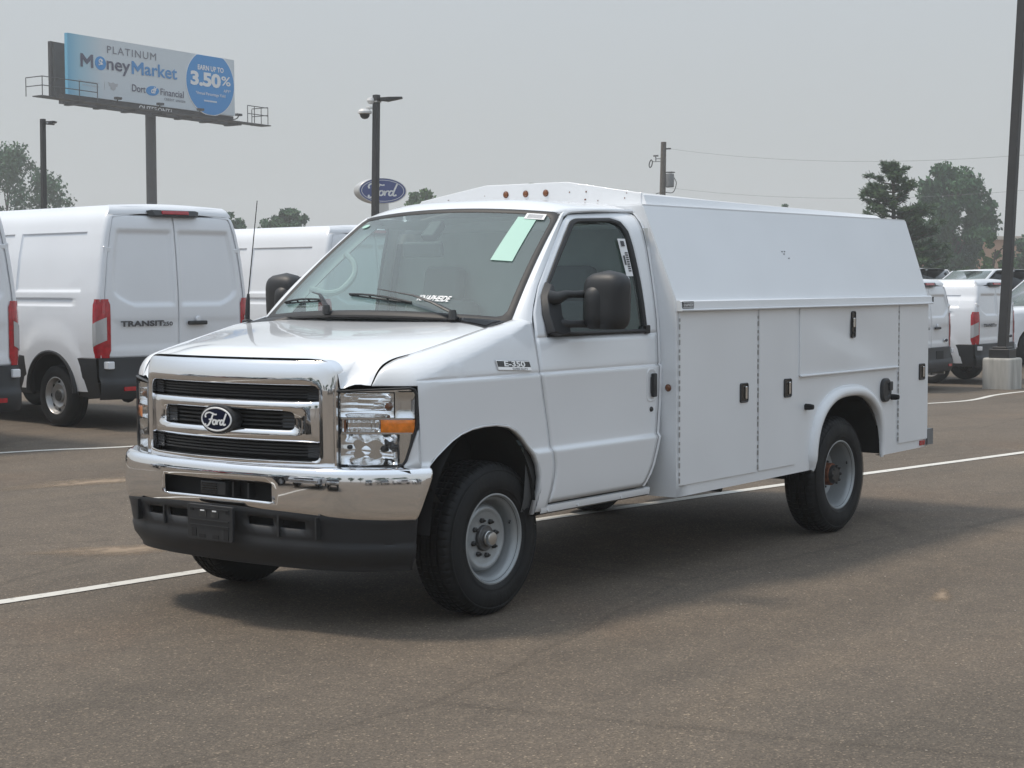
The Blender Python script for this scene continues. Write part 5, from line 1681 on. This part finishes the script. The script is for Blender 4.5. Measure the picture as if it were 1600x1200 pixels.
b = MB(); b.prism([(0, 0), (BW, 0), (BW, BH), (0, BH)], lambda p: bf(p, 0), lambda p: bf(p, -.25)); face = b.build('advert_face', 'bb_print', bb, smooth=None)
b = MB(); cx, cy, cr = 10.90, 1.84, 1.97
pts = []
for k in range(96):
    a = 2 * math.pi * k / 96
    pts.append((min(BW - .05, cx + cr * math.cos(a)), min(BH - .02, max(-.12, cy + cr * math.sin(a)))))
big = [(min(BW - .03, cx + (x - cx) * 1.03), min(BH - .005, max(-.16, cy + (y - cy) * 1.03))) for x, y in pts]
b.prism(big, lambda p: bf(p, .02), lambda p: bf(p, .004)); b.build('disc_outline', 'sign_white', face, smooth=None)
b = MB(); b.prism(pts, lambda p: bf(p, .035), lambda p: bf(p, .021)); disc = b.build('blue_disc', 'bb_blue', face, smooth=None)
def bt(txt, x, y, size, mat, weight=0.0, spacing=1.0, sx=1.0, d=.03, par=face, name='advert_lettering', shear=0.0, fit=None):
    if fit:
        vs_, _ = text_mesh(txt, size, weight, spacing, 'CENTER', shear); w_ = [v_[0] for v_ in vs_]; sx = (fit[1] - fit[0]) / (max(w_) - min(w_)); x = (fit[0] + fit[1]) / 2 - sx * (max(w_) + min(w_)) / 2
    bb_ = MB(); put_text(bb_, txt, lambda p: bf((x + p[0], y + p[1]), d), size, weight, spacing, 'CENTER', shear, sx); return bb_.build(name, mat, par, recalc=False, smooth=None)
def bigM(x0, x1, mat):
    z0, z1, w, m_ = 1.70, 2.47, .17, (x0 + x1) / 2
    P = [(x0, z0), (x0 + w, z0), (x0 + w, z1 - .32), (m_, z0 + .16), (x1 - w, z1 - .32), (x1 - w, z0), (x1, z0), (x1, z1), (x1 - w * .95, z1), (m_, z0 + .46), (x0 + w * .95, z1), (x0, z1)]
    bb_ = MB()
    bb_.add([bf(p, .03) for p in P], [(0, 1, 2, 11), (2, 10, 11), (2, 3, 9, 10), (3, 4, 8, 9), (4, 7, 8), (4, 5, 6, 7)]); bb_.build('advert_lettering', mat, face, recalc=False, smooth=None)
bt('PLATINUM', 4.75, 2.90, .62, 'bb_grey', 0, 1.18, fit=(2.85, 6.55))
bigM(.90, 1.82, 'bb_navy')
bt('ney', 3.62, 2.08, 1.06, 'bb_navy', .018, fit=(2.80, 4.56))
bigM(4.66, 5.58, 'bb_blue_text'); bt('arket', 6.35, 2.08, 1.06, 'bb_blue_text', .018, fit=(5.66, 8.2))
b = MB(); b.prism([(2.36 + .40 * math.cos(2 * math.pi * k / 32), 2.05 + .40 * math.sin(2 * math.pi * k / 32)) for k in range(32)], lambda p: bf(p, .02), lambda p: bf(p, .004)); b.build('coin_disc', 'bb_blue', face, smooth=None)
bt('$', 2.36, 2.06, .62, 'sign_white', .02, d=.04)
bt('Dort', 5.20, .86, .60, 'bb_navy', .006, fit=(4.67, 5.70))
bt('Financial', 7.85, .86, .58, 'bb_navy', .004, fit=(6.86, 8.70))
b = MB(); b.prism([(6.25 + .50 * math.cos(2 * math.pi * k / 32) + .06 * math.sin(2 * math.pi * k / 32), .86 + .29 * math.sin(2 * math.pi * k / 32)) for k in range(32)], lambda p: bf(p, .02), lambda p: bf(p, .004)); b.build('logo_oval', 'bb_blue', face, smooth=None)
bt('df', 6.27, .88, .52, 'sign_white', .012, .95, 1.0, .04, shear=.25)
bt('CREDIT UNION', 7.98, .46, .20, 'bb_grey', .004, 1.25, 1.0)
bt('Official credit union of', 1.45, .88, .17, 'print_grey', 0); bt('the Flint Firebirds', 1.60, .66, .17, 'print_grey', 0)
b = MB(); b.prism([(2.62, .55), (2.64, .55), (2.64, 1.0), (2.62, 1.0)], lambda p: bf(p, .02), lambda p: bf(p, .004)); b.build('divider_rule', 'print_grey', face, smooth=None)
b = MB(); b.prism([(2.9, 1.02), (2.98, .80), (3.10, .78), (3.08, .64), (3.3, .56), (3.45, .66), (3.46, .78), (3.58, .82), (3.62, 1.0), (3.42, .96), (3.26, 1.04), (3.1, .96)], lambda p: bf(p, .02), lambda p: bf(p, .004)); b.build('crest_mark', 'print_grey', face, smooth=None)
bt('EARN UP TO', 10.88, 2.72, .42, 'sign_white', .012, d=.05, par=disc, fit=(9.85, 12.0))
bt('3.50', 10.62, 1.98, 1.12, 'sign_white', .05, .96, d=.05, par=disc, fit=(9.25, 11.75)); bt('%', 12.30, 2.06, .80, 'sign_white', .012, d=.05, par=disc, fit=(11.80, 12.58))
bt('APY*', 12.28, 1.46, .28, 'sign_white', 0, 1, 1, .05, disc); bt('*Annual Percentage Yield', 10.9, 1.14, .26, 'sign_white', .002, 1, .92, .05, disc)
b = MB()
for k in range(12): b.prism([(10.35 + .09 * k, .66), (10.41 + .09 * k, .66), (10.41 + .09 * k, .76), (10.35 + .09 * k, .76)], lambda p: bf(p, .05), lambda p: bf(p, .036))
b.build('fine_print', 'sign_white', disc, smooth=None)
# second face, turned away to form a V
b = MB(); b.prism([(0, 0), (1, 0), (1, 1), (0, 1)], lambda p: (-6.50 + 12.6 * p[0], 1.6 + 2.6 * p[0], 12.45 + 3.25 * p[1]), lambda p: (-6.50 + 12.6 * p[0], 1.85 + 2.6 * p[0], 12.45 + 3.25 * p[1])); rear = b.build('rear_face', 'bb_back', bb, smooth=None)
for k in range(7):
    b = MB(); x = -6.35 + 2.0 * k; b.box((x, 1.55 + 2.6 * (x + 6.50) / 12.6 - .12, 14.0), (.10, .12, 3.3)); b.build('rear_stud', 'pole_steel', rear)
b = MB(); b.box((-.1, .35, 12.10), (13.4, .45, .55), (0, R(1.4), 0)); beam = b.build('main_beam', 'bb_back', bb, smooth=None)
b = MB(); put_text(b, 'OUTFRONT/', lambda p: (.1 + p[0], .115, 12.12 + p[1] - .024 * p[0]), .46, .01, 1.0); b.build('maker_lettering', 'sign_white', beam, recalc=False)
for k in range(7):
    b = MB(); x = -6.3 + 2.1 * k; b.box((x, -.1, 11.83 - .024 * x), (.32, 1.3, .16)); b.build('bracket', 'pole_steel', beam)
b = MB(); b.box((-.35, -.75, 11.92), (18.0, .85, .06), (0, R(1.4), 0)); walk = b.build('catwalk', 'pole_steel', bb, smooth=None)
def rail(pts, nm='railing'):
    b = MB()
    for a, c in pts: b.tube([a, c], .028, 5)
    b.build(nm, 'pole_steel', walk)
for (x0, x1) in ((-9.3, -5.4), (6.6, 8.4)):
    zb = lambda x: 11.95 - .024 * x
    E_ = []
    for zz in (.55, 1.05): E_.append(((x0, -1.15, zb(x0) + zz), (x1, -1.15, zb(x1) + zz))); E_.append(((x0 if x0 < 0 else x1, -1.15, zb(x0) + zz), (x0 if x0 < 0 else x1, .3, zb(x0) + zz)))
    n = 3
    for k in range(n + 1): x = lerp(x0, x1, k / n); E_.append(((x, -1.15, zb(x)), (x, -1.15, zb(x) + 1.05)))
    xe = x0 if x0 < 0 else x1
    E_.append(((xe, .3, zb(xe)), (xe, .3, zb(xe) + 1.05)))
    rail(E_)
for k in range(4):
    b = MB(); x = -4.6 + 3.2 * k; P = crom([(x, -.3, 11.9 - .024 * x), (x, -1.7, 11.95 - .024 * x), (x, -2.0, 12.15 - .024 * x)], 4); b.tube(P, .035, 6); b.box((x, -2.0, 12.2 - .024 * x), (.42, .22, .14)); b.build('flood_lamp', 'pole_steel', bb)
b = MB(); b.lathe([(.32, 0), (.32, 12.0)], (.25, .75, 0), 'z', 24); b.build('post', 'pole_steel', bb)

# ------------------------------------------------------------------ oval dealer sign
osn = thing('oval_sign', 'blue oval sign with white script on a grey pylon', 'sign', (60.1, 52.4, 0))
nv = Vector((-.48, -.877, 0)); tv = Vector((.877, -.48, 0)); 
def of(p, d): 
    q = tv * p[0] + nv * d; return (q.x, q.y, 6.27 + p[1])
ov = lambda r, h, d: [of((r * math.cos(2 * math.pi * k / 56), h * math.sin(2 * math.pi * k / 56)), d) for k in range(56)]
b = MB(); b.grid([ov(1.24, .62, -.75), ov(1.30, .66, -.72), ov(1.30, .66, 0), ov(1.27, .64, .03), ov(1.22, .60, .03)], cv=True); b.add(ov(1.24, .62, -.75), [tuple(range(56))]); sh = b.build('sign_case', 'silver_edge', osn)
b = MB(); b.grid([ov(1.24, .615, .035), ov(.6, .3, .036), ov(.01, .01, .036)], cv=True); fc = b.build('sign_face', 'sign_blue', sh)
b = MB(); b.grid([ov(1.15, .545, .040), ov(1.12, .52, .040)], cv=True); b.build('sign_ring', 'sign_white', fc)
b = MB(); put_script(b, lambda p: of((p[0], p[1]), .044), 1.62, .98, .026); b.build('sign_script', 'sign_white', fc, recalc=False)
b = MB(); b.box((.25, .22, 2.8), (.42, .62, 5.6), (0, 0, R(-28))); b.box((-.02, .36, 2.8), (.18, .60, 5.6), (0, 0, R(-28))); b.build('pylon', 'silver_edge', osn, smooth=None)

# ------------------------------------------------------------------ utility pole and wires
up_ = thing('utility_pole', 'wooden utility pole with a grey transformer above the truck roof', 'utility pole', (70.2, 42.15, 0))
b = MB(); b.tube([(0, 0, 0), (.33, .02, 8.85)], [.20, .14], 12); b.build('pole', 'wood_pole', up_)
b = MB(); b.lathe([(0, .38), (.20, .36), (.22, .30), (.22, -.30), (.19, -.34), (0, -.34)], (.40, -.32, 6.85), 'z', 18); b.box((.34, -.16, 6.9), (.1, .2, .3)); tr = b.build('transformer', 'grey_metal', up_)
b = MB(); b.box((.42, -.34, 7.28), (.35, .35, .05)); b.build('transformer_cap', 'pole_steel', tr)
b = MB(); b.tube(crom([(.5, -.52, 7.0), (.55, -.62, 6.7), (.5, -.45, 6.25), (.3, -.1, 6.25), (.2, .35, 6.2), (.15, .45, 6.05)], 5), .022, 5); b.build('drop_cable', 'pole_steel', up_)
b = MB(); b.tube([(.29, .1, 8.0), (.2, .42, 8.0)], .02, 5); b.box((.18, .40, 8.15), (.10, .26, .08)); b.tube([(.18, .40, 7.85), (.18, .40, 8.15)], .03, 5); b.build('insulator', 'grey_metal', up_)
b = MB(); P = [Vector((.1 + .06 * math.sin(a), .66 + .09 * math.cos(a), 7.75 + .20 * math.sin(a))) for a in [2 * math.pi * k / 16 for k in range(17)]]; b.tube(P, .03, 5, caps=False); b.tube([(.12, .6, 7.85), (.27, .1, 7.85)], .015, 4); b.build('cable_loop', 'pole_steel', up_)
b = MB(); b.box((.40, -.22, 8.50), (.10, .28, .07)); b.build('wire_clamp', 'pole_steel', up_)
def wire(p0, p1, sag, label, r=.006):
    b = MB(); n = 24; a, c = Vector(p0), Vector(p1)
    b.tube([a.lerp(c, k / n) - Vector((0, 0, sag * 4 * (k / n) * (1 - k / n))) for k in range(n + 1)], r, 4)
    o = b.build('overhead_wire', 'grey_metal'); o['label'] = label; o['category'] = 'wire'; o['group'] = 'overhead wires from the utility pole'
wire((70.6, 41.9, 8.50), (62.0, 14.0, 7.0), .75, 'upper thin overhead wire running right from the pole top')
wire((70.5, 42.0, 6.5), (64.0, 14.0, 5.9), .8, 'lower thin overhead wire just above the truck roof line')

# ------------------------------------------------------------------ tan building
bd_ = thing('brick_building', 'tan brick building with white cornice behind the right lamp post', 'building', (145.0, 60.0, 0), math.atan2(-.87, .49))
b = MB(); b.box((20, -6, 2.2), (44, 12, 6.0)); b.build('wall', 'brick_tan', bd_, smooth=None)
b = MB(); b.box((20, -6, 5.25), (44.6, 12.6, .28)); b.build('cornice', 'stone_band', bd_, smooth=None)
b = MB(); b.box((20, .04, 2.55), (44, .10, .22)); b.build('stone_course', 'stone_band', bd_, smooth=None)
for k in range(13):
    for z in (4.0, 1.35):
        x = .6 + 3.1 * k
        b = MB(); b.box((x, .03, z), (1.5, .10, 1.25)); wf = b.build('window', 'stone_band', bd_, smooth=None)
        b = MB(); b.box((x, .09, z + .28), (1.26, .03, .50)); b.box((x, .09, z - .30), (1.26, .03, .50)); b.build('pane', 'far_glass', wf, smooth=None)

# ------------------------------------------------------------------ trees
def leaf_quads(mb, c, rad, n, size, rnd, flat=1.0):
    for _ in range(n):
        while True:
            p = Vector((rnd.uniform(-1, 1), rnd.uniform(-1, 1), rnd.uniform(-1, 1)))
            if p.length < 1: break
        p = p * (.45 + .55 * rnd.random())
        q = Vector((c[0] + p.x * rad, c[1] + p.y * rad, c[2] + p.z * rad * flat))
        a = Vector((rnd.gauss(0, 1), rnd.gauss(0, 1), rnd.gauss(0, .8))).normalized()
        u = a.orthogonal().normalized(); w = a.cross(u)
        s = size * rnd.uniform(.6, 1.3)
        mb.add([q - u * s, q - w * s * .55, q + u * s, q + w * s * .55], [(0, 1, 2, 3)])
def leafy_tree(loc, H, rx, rz, cz, seed, label, mat='leaf_green', clumps=70, leaf=.16, per=120, group='trees beyond the lot', rc=.30):
    rnd = random.Random(seed)
    t = thing('leafy_tree', label, 'tree', loc, 0, group)
    b = MB()
    P = [(0, 0, 0), (.1, .05, H * .25), (-.05, .1, H * .5), (.05, 0, H * .8)]
    b.tube(crom(P, 4), [lerp(.05 * rx + .10, .04, k / 12) for k in range(13)], 8)
    m = MB()
    for k in range(clumps):
        a = rnd.uniform(0, 2 * math.pi); v = rnd.uniform(-1, 1)
        rr = rnd.uniform(.35, 1.0) ** .6
        wid = math.sqrt(max(.05, 1 - v * v)) * (1 + .28 * min(0, v)) * (1.0 + .22 * math.sin(3 * a + seed) + .12 * math.sin(5 * a + 2 * v))
        c = (rx * rr * wid * math.cos(a), rx * rr * wid * math.sin(a), cz + rz * v * (.75 + .25 * rr) + rnd.uniform(-.1, .1) * rz)
        leaf_quads(m, c, rx * rc * rnd.uniform(.6, 1.25), per, leaf, rnd, .8)
        if k % 5 == 0: b.tube([(0, 0, max(.3 * H, c[2] - rx * .7)), (c[0] * .5, c[1] * .5, c[2] - rx * .2), c], [.06, .045, .02], 5)
    b.build('trunk', 'bark', t)
    m.build('crown', mat, t, smooth=None, merge=False, recalc=False)
    return t
def pine_tree(loc, H, R0, seed, label):
    rnd = random.Random(seed)
    t = thing('pine_tree', label, 'tree', loc, 0, 'trees beyond the lot')
    b = MB(); b.tube([(0, 0, 0), (.08, 0, H * .5), (0, .05, H * .97)], [.20, .13, .03], 8)
    m = MB()
    z = .9
    while z < H:
        q = z / H
        r = R0 * (1.05 - q) ** .65
        for k in range(6 if q < .85 else 4):
            a = rnd.uniform(0, 2 * math.pi)
            L = r * rnd.uniform(.55, 1.12)
            tip = Vector((L * math.cos(a), L * math.sin(a), z + L * rnd.uniform(.02, .30)))
            st = Vector((0, 0, z - .1)); md_ = st.lerp(tip, .5) - Vector((0, 0, .08))
            b.tube([st, md_, tip], [.035, .025, .01], 4)
            nseg = 6
            for j in range(1, nseg + 1):
                f = .28 + .72 * j / nseg
                c = st.lerp(tip, f) + Vector((rnd.uniform(-.12, .12), rnd.uniform(-.12, .12), rnd.uniform(0, .12)))
                # needle tufts: thin blades fanned round the twig end
                for _ in range(26):
                    d = Vector((rnd.gauss(0, 1) + math.cos(a) * .7, rnd.gauss(0, 1) + math.sin(a) * .7, rnd.gauss(.45, .8))).normalized()
                    w = d.orthogonal().normalized() * .026
                    e_ = c + d * rnd.uniform(.12, .27)
                    c2 = c + Vector((rnd.uniform(-.1, .1), rnd.uniform(-.1, .1), rnd.uniform(-.06, .06)))
                    m.add([c2 - w, c2 + w, e_ + w * .7, e_ - w * .7], [(0, 1, 2, 3)])
        z += rnd.uniform(.22, .36)
    b.build('trunk', 'bark', t)
    m.build('crown', 'needles', t, smooth=None, merge=False, recalc=False)
    return t
pine_tree((60.9, 24.9, -.2), 6.6, 3.1, 4, 'dark pine tree rising just behind the rear of the truck')
leafy_tree((111.6, 43.5, -.2), 10.1, 2.95, 3.9, 5.9, 21, 'large round leafy tree right of the pine', 'leaf_dark', 120, .18, 170, rc=.34)
leafy_tree((93.5, 33.3, -.2), 4.6, 1.0, 1.5, 3.0, 22, 'small loose tree in front of the tan building', 'leaf_green', 30, .13, 60)
leafy_tree((118.0, 40.0, -.2), 5.2, 1.9, 1.9, 3.2, 23, 'leafy tree at the right edge beside the building', 'leaf_dark', 50, .16, 110)
leafy_tree((85.0, 116.0, 0), 12.6, 4.7, 5.0, 7.9, 24, 'big leafy tree at the far left behind the vans', 'leaf_dark', 130, .17, 120, rc=.27)
leafy_tree((91.6, 96.6, 0), 7.2, 1.4, 2.2, 4.9, 25, 'small far tree left of the antenna tip', 'leaf_dark', 40, .17, 110)
leafy_tree((94.8, 93.0, 0), 7.4, 2.1, 2.4, 4.9, 26, 'wide far tree just right of the antenna', 'leaf_dark', 60, .17, 140)
leafy_tree((101.4, 84.5, 0), 8.9, 1.9, 2.8, 6.0, 27, 'far leafy tree right of the oval sign', 'leaf_green', 60, .17, 120)
leafy_tree((107.0, 77.2, 0), 9.6, .8, 2.0, 7.6, 28, 'far tree tip just above the three roof lamps', 'leaf_dark', 24, .14, 80)
leafy_tree((118.8, 61.2, 0), 7.6, 1.4, 2.2, 5.7, 29, 'far tree tip above the middle of the truck roof', 'leaf_dark', 24, .14, 60)
rnd = random.Random(31)
b = MB()
for k in range(130):
    f = k / 129
    x, y = lerp(205, 262, f) , lerp(118, 40, f)
    leaf_quads(b, (x + rnd.uniform(-4, 4), y + rnd.uniform(-4, 4), rnd.uniform(3, 7.2) + 1.2 * math.sin(f * 40)), 2.2, 90, .34, rnd, .9)
o = b.build('distant_woods', 'leaf_dark', None, smooth=None, merge=False, recalc=False); o['kind'] = 'stuff'; o['label'] = 'distant hazy line of woods behind the tan building'

# ------------------------------------------------------------------ white pickups and a sedan behind the right vans
def car_body(name, label, cat, group, prof, belt, roof, W0, wheels, L, mat='van_paint', rw=.40):
    """prof: lower body top line (x, z); roof: greenhouse points (x, z); nose at x = 0, tail at x = L"""
    t = thing(name, label, cat, group=group)
    b = MB(); rows = []
    def az(x):
        for c in wheels:
            q = (x - c) / (rw + .08)
            if abs(q) < 1: return rw + (rw + .09) * math.sqrt(1 - q * q) * .95
        return .38
    xs = sorted(set([lerp(0, L, k / 70) for k in range(71)] + [p[0] for p in prof]))
    for x in xs:
        zt = tab(prof, x); e_ = min(1, min(x + .02, L - x + .02) / .35)
        w = W0 * (1 - .10 * (1 - e_) ** 2)
        zb = max(.36, az(x))
        row = []
        for s in (-1, 1):
            col = [(x, s * (w - .05), zb), (x, s * w, zb + .02), (x, s * (w + .005), lerp(zb, zt, .5)), (x, s * w, zt - .12), (x, s * (w - .03), zt - .04), (x, s * (w - .10), zt)]
            row += col if s < 0 else list(reversed(col))
        rows.append(row)
    b.grid(rows); b.add(rows[0], [tuple(range(12))]); b.add(rows[-1], [tuple(range(12))])
    b.build('body', mat, t, smooth=40)
    # greenhouse
    (x0, z0), (x1, z1), (x2, z2), (x3, z3) = roof
    wb_, wt_ = W0 - .09, W0 - .24
    def gh(x, z, s):
        q = (z - z0) / (z1 - z0); return (x, s * lerp(wb_, wt_, q), z)
    b = MB()
    n = 9
    ring_ = []
    for (x, z) in ((x1, z1), (lerp(x1, x2, .06), z1 + .03), (lerp(x1, x2, .5), z1 + .05), (lerp(x1, x2, .94), z2 + .03), (x2, z2)):
        ring_.append([(x + .05 * (k - 4) ** 2 / 16 * (1 if x < (x1 + x2) / 2 else -1), lerp(-wt_, wt_, k / 8), z - .02 * ((k - 4) / 4) ** 2) for k in range(n)])
    b.grid(ring_); b.build('roof', mat, t, smooth=50)
    def quad_panel(pts, nm, m_, par=t, off=0.0):
        bb_ = MB(); bb_.add(pts, [tuple(range(len(pts)))]); return bb_.build(nm, m_, par, solid=.02)
    for s in (-1, 1):
        # pillars
        for (xa, xb, xc, xd) in ((x0, x0 + .10, x1 + .09, x1 - .01), (lerp(x0, x3, .46), lerp(x0, x3, .46) + .07, lerp(x1, x2, .46) + .06, lerp(x1, x2, .46)), (x3 - .16, x3, x2 + .01, x2 - .13)):
            quad_panel([gh(xa, z0, s), gh(xb, z0, s), gh(xc, z1, s), gh(xd, z1, s)], 'pillar', mat)
        p0, p1 = gh(x0 + .05, z0 + .02, s), gh(x3 - .06, z0 + .02, s); p2, p3 = gh(x2 - .04, z1 - .02, s), gh(x1 + .03, z1 - .02, s)
        quad_panel([(p[0], p[1] - s * .02, p[2]) for p in (p0, p1, p2, p3)], 'side_window', 'dark_glass')
        b = MB(); b.box((x0 + .42, s * (W0 + .12), z0 + .12), (.12, .22, .20)); b.build('side_mirror', mat, t, bevel=.04)
        b = MB(); b.box((.10, s * (W0 - .25), tab(prof, .1) - .22), (.16, .36, .20)); b.build('headlight', 'clear_lens', t, bevel=.03)
        b = MB(); b.box((L - .03, s * (W0 - .10), 1.0), (.10, .16, .36)); b.build('tail_lamp', 'red_lens', t, bevel=.02)
    quad_panel([gh(x0 + .02, z0, -1), gh(x0 + .02, z0, 1), gh(x1 + .02, z1, 1), gh(x1 + .02, z1, -1)], 'windshield', 'far_windshield')
    quad_panel([gh(x3 - .02, z0, -1), gh(x3 - .02, z0, 1), gh(x2 - .02, z1, 1), gh(x2 - .02, z1, -1)], 'rear_window', 'dark_glass')
    b = MB(); b.box((lerp(x0, x3, .5), 0, z0 - .25), (x3 - x0 - .5, 2 * wb_ - .2, .5)); b.build('cabin_interior', 'interior_dark', t, smooth=None)
    b = MB(); b.box((-.01, 0, tab(prof, .02) - .32), (.06, W0 * 1.1, .34)); b.build('grille', 'gloss_black', t, bevel=.02)
    b = MB(); b.box((.0, 0, .55), (.16, W0 * 1.9, .22)); b.build('front_bumper', 'chrome_soft', t, bevel=.04)
    b = MB(); b.box((L, 0, .58), (.16, W0 * 1.9, .20)); b.build('rear_bumper', 'chrome_soft', t, bevel=.04)
    for c in wheels:
        for s in (-1, 1):
            b = MB(); b.lathe([(.22, -.11), (rw - .06, -.125), (rw, -.09), (rw, .09), (rw - .06, .125), (.22, .11)], (c, s * (W0 - .14), rw), 'y', 36, s); wh = b.build('wheel', 'rubber', t)
            b = MB(); b.lathe([(.23, .10), (.22, .11), (.20, .07), (.12, .08), (.05, .10), (0, .10)], (c, s * (W0 - .14), rw), 'y', 24, s); b.build('rim', 'rim_silver', wh)
    return t
glass_mat('far_windshield', (.40, .50, .48), 0.0, 1.6, haze=.25)
pk = car_body('pickup_truck', 'white pickup with slanted windshield seen over the van left of the right lamp post', 'pickup', 'white pickups behind the right vans',
    [(0, 1.10), (.12, 1.22), (.4, 1.27), (1.5, 1.33), (1.6, 1.36), (3.9, 1.36), (4.0, 1.36), (5.8, 1.38)], 1.36, [(1.45, 1.34), (2.25, 1.96), (3.55, 1.97), (3.95, 1.34)], 1.01, (1.0, 4.7), 5.8)
def place_car(o, x, y, head, dz=0):
    # nose is at local x = 0 pointing to -x, so heading h turns local -x
    o.location = (x, y, gz(x, y) + dz); o.rotation_euler = (0, 0, R(head + 180))
place_car(pk, 32.2, 11.7, 150)
p2_ = copy_tree(pk); p2_['label'] = 'white pickup whose rear side window shows beside the pine tree'; place_car(p2_, 32.8, 14.2, 150)
p3_ = copy_tree(pk); p3_['label'] = 'white pickup cut off by the right picture edge'; place_car(p3_, 30.6, 9.2, 150)
sd = car_body('sedan', 'low white car across the aisle ahead of the truck', 'car', 'parked cars', [(0, .70), (.15, .82), (1.2, .95), (1.4, .97), (3.9, 1.0), (4.7, .98), (4.75, .9)], .97, [(1.25, .96), (1.95, 1.40), (3.3, 1.41), (4.1, .98)], .90, (.9, 3.7), 4.75, rw=.33)

pmat('dark_car', (0.020, 0.022, 0.028), 0.25, coat=1.0)
pmat('red_car', (0.24, 0.012, 0.015), 0.25, coat=1.0)
sv = car_body('parked_car', 'dark car across the aisle, mirrored in the chrome grille', 'car', 'cars across the aisle behind the viewpoint',
    [(0, .85), (.12, 1.0), (1.2, 1.10), (1.4, 1.12), (3.9, 1.14), (4.6, 1.12), (4.7, 1.05)], 1.12, [(1.25, 1.10), (2.0, 1.68), (3.9, 1.70), (4.6, 1.12)], .95, (.95, 3.75), 4.7, 'dark_car', .36)
sr = car_body('parked_car', 'red car across the aisle, mirrored in the chrome grille', 'car', 'cars across the aisle behind the viewpoint',
    [(0, .85), (.12, 1.0), (1.2, 1.10), (1.4, 1.12), (3.9, 1.14), (4.6, 1.12), (4.7, 1.05)], 1.12, [(1.25, 1.10), (2.0, 1.68), (3.9, 1.70), (4.6, 1.12)], .95, (.95, 3.75), 4.7, 'red_car', .36)
rows_ = [(-7.9 - .3 * (k % 2), -.6 + 2.9 * k, 2 + 2 * (k % 3)) for k in range(7)] + [(-13.2 - 1.9 * k, -16.0 + 2.35 * k, 38) for k in range(-3, 2)]
words = ('first', 'second', 'third', 'fourth', 'fifth', 'sixth', 'seventh', 'eighth', 'ninth', 'tenth', 'eleventh', 'twelfth')
kinds = [0, 1, 0, 3, 2, 0, 1, 0, 2, 1, 0, 0]
for k, (x, y, hd_) in enumerate(rows_):
    src = [sv, pk, sd, sr][kinds[k]]
    c_ = src if src in (sv, sr, sd) and not src.get('used') else copy_tree(src)
    src['used'] = 1
    c_['group'] = 'cars across the aisle behind the viewpoint'
    c_['label'] = ['dark car', 'white pickup', 'low white car', 'red car'][kinds[k]] + ' across the aisle ahead of the truck, %s of its row' % words[k]
    place_car(c_, x, y, hd_)
for o in list(COL.objects):
    if 'used' in o: del o['used']
for k in range(7):  # unseen trees added to give the chrome a dark horizon band
    leafy_tree((-38 - 7 * k + 4 * (k % 2), -60 + 13 * k, 0), 9 + (k * 37 % 5), 4.0, 3.6, 5.4, 60 + k, ['tall', 'broad', 'dense', 'loose', 'dark', 'round', 'short'][k] + ' leafy tree added behind the viewpoint for the chrome to mirror', 'leaf_dark', 36, .5, 60)

# ------------------------------------------------------------------ smoke haze in the air
b = MB(); b.box((95, 40, 9.0), (460, 460, 22.0))
hz = b.build('haze', 'paint', None, smooth=None)
hm_ = bpy.data.materials.new('haze_air'); hm_.use_nodes = True
n_, l_ = hm_.node_tree.nodes, hm_.node_tree.links
n_.clear(); ho = n_.new('ShaderNodeOutputMaterial'); hv = n_.new('ShaderNodeVolumePrincipled')
hv.inputs['Color'].default_value = (.965, .99, 1.0, 1); hv.inputs['Density'].default_value = .0013; hv.inputs['Anisotropy'].default_value = .2
l_.new(hv.outputs[0], ho.inputs['Volume'])
hz.data.materials.clear(); hz.data.materials.append(hm_)
hz['kind'] = 'stuff'; hz['label'] = 'thin pale smoke haze in the air over the lot'
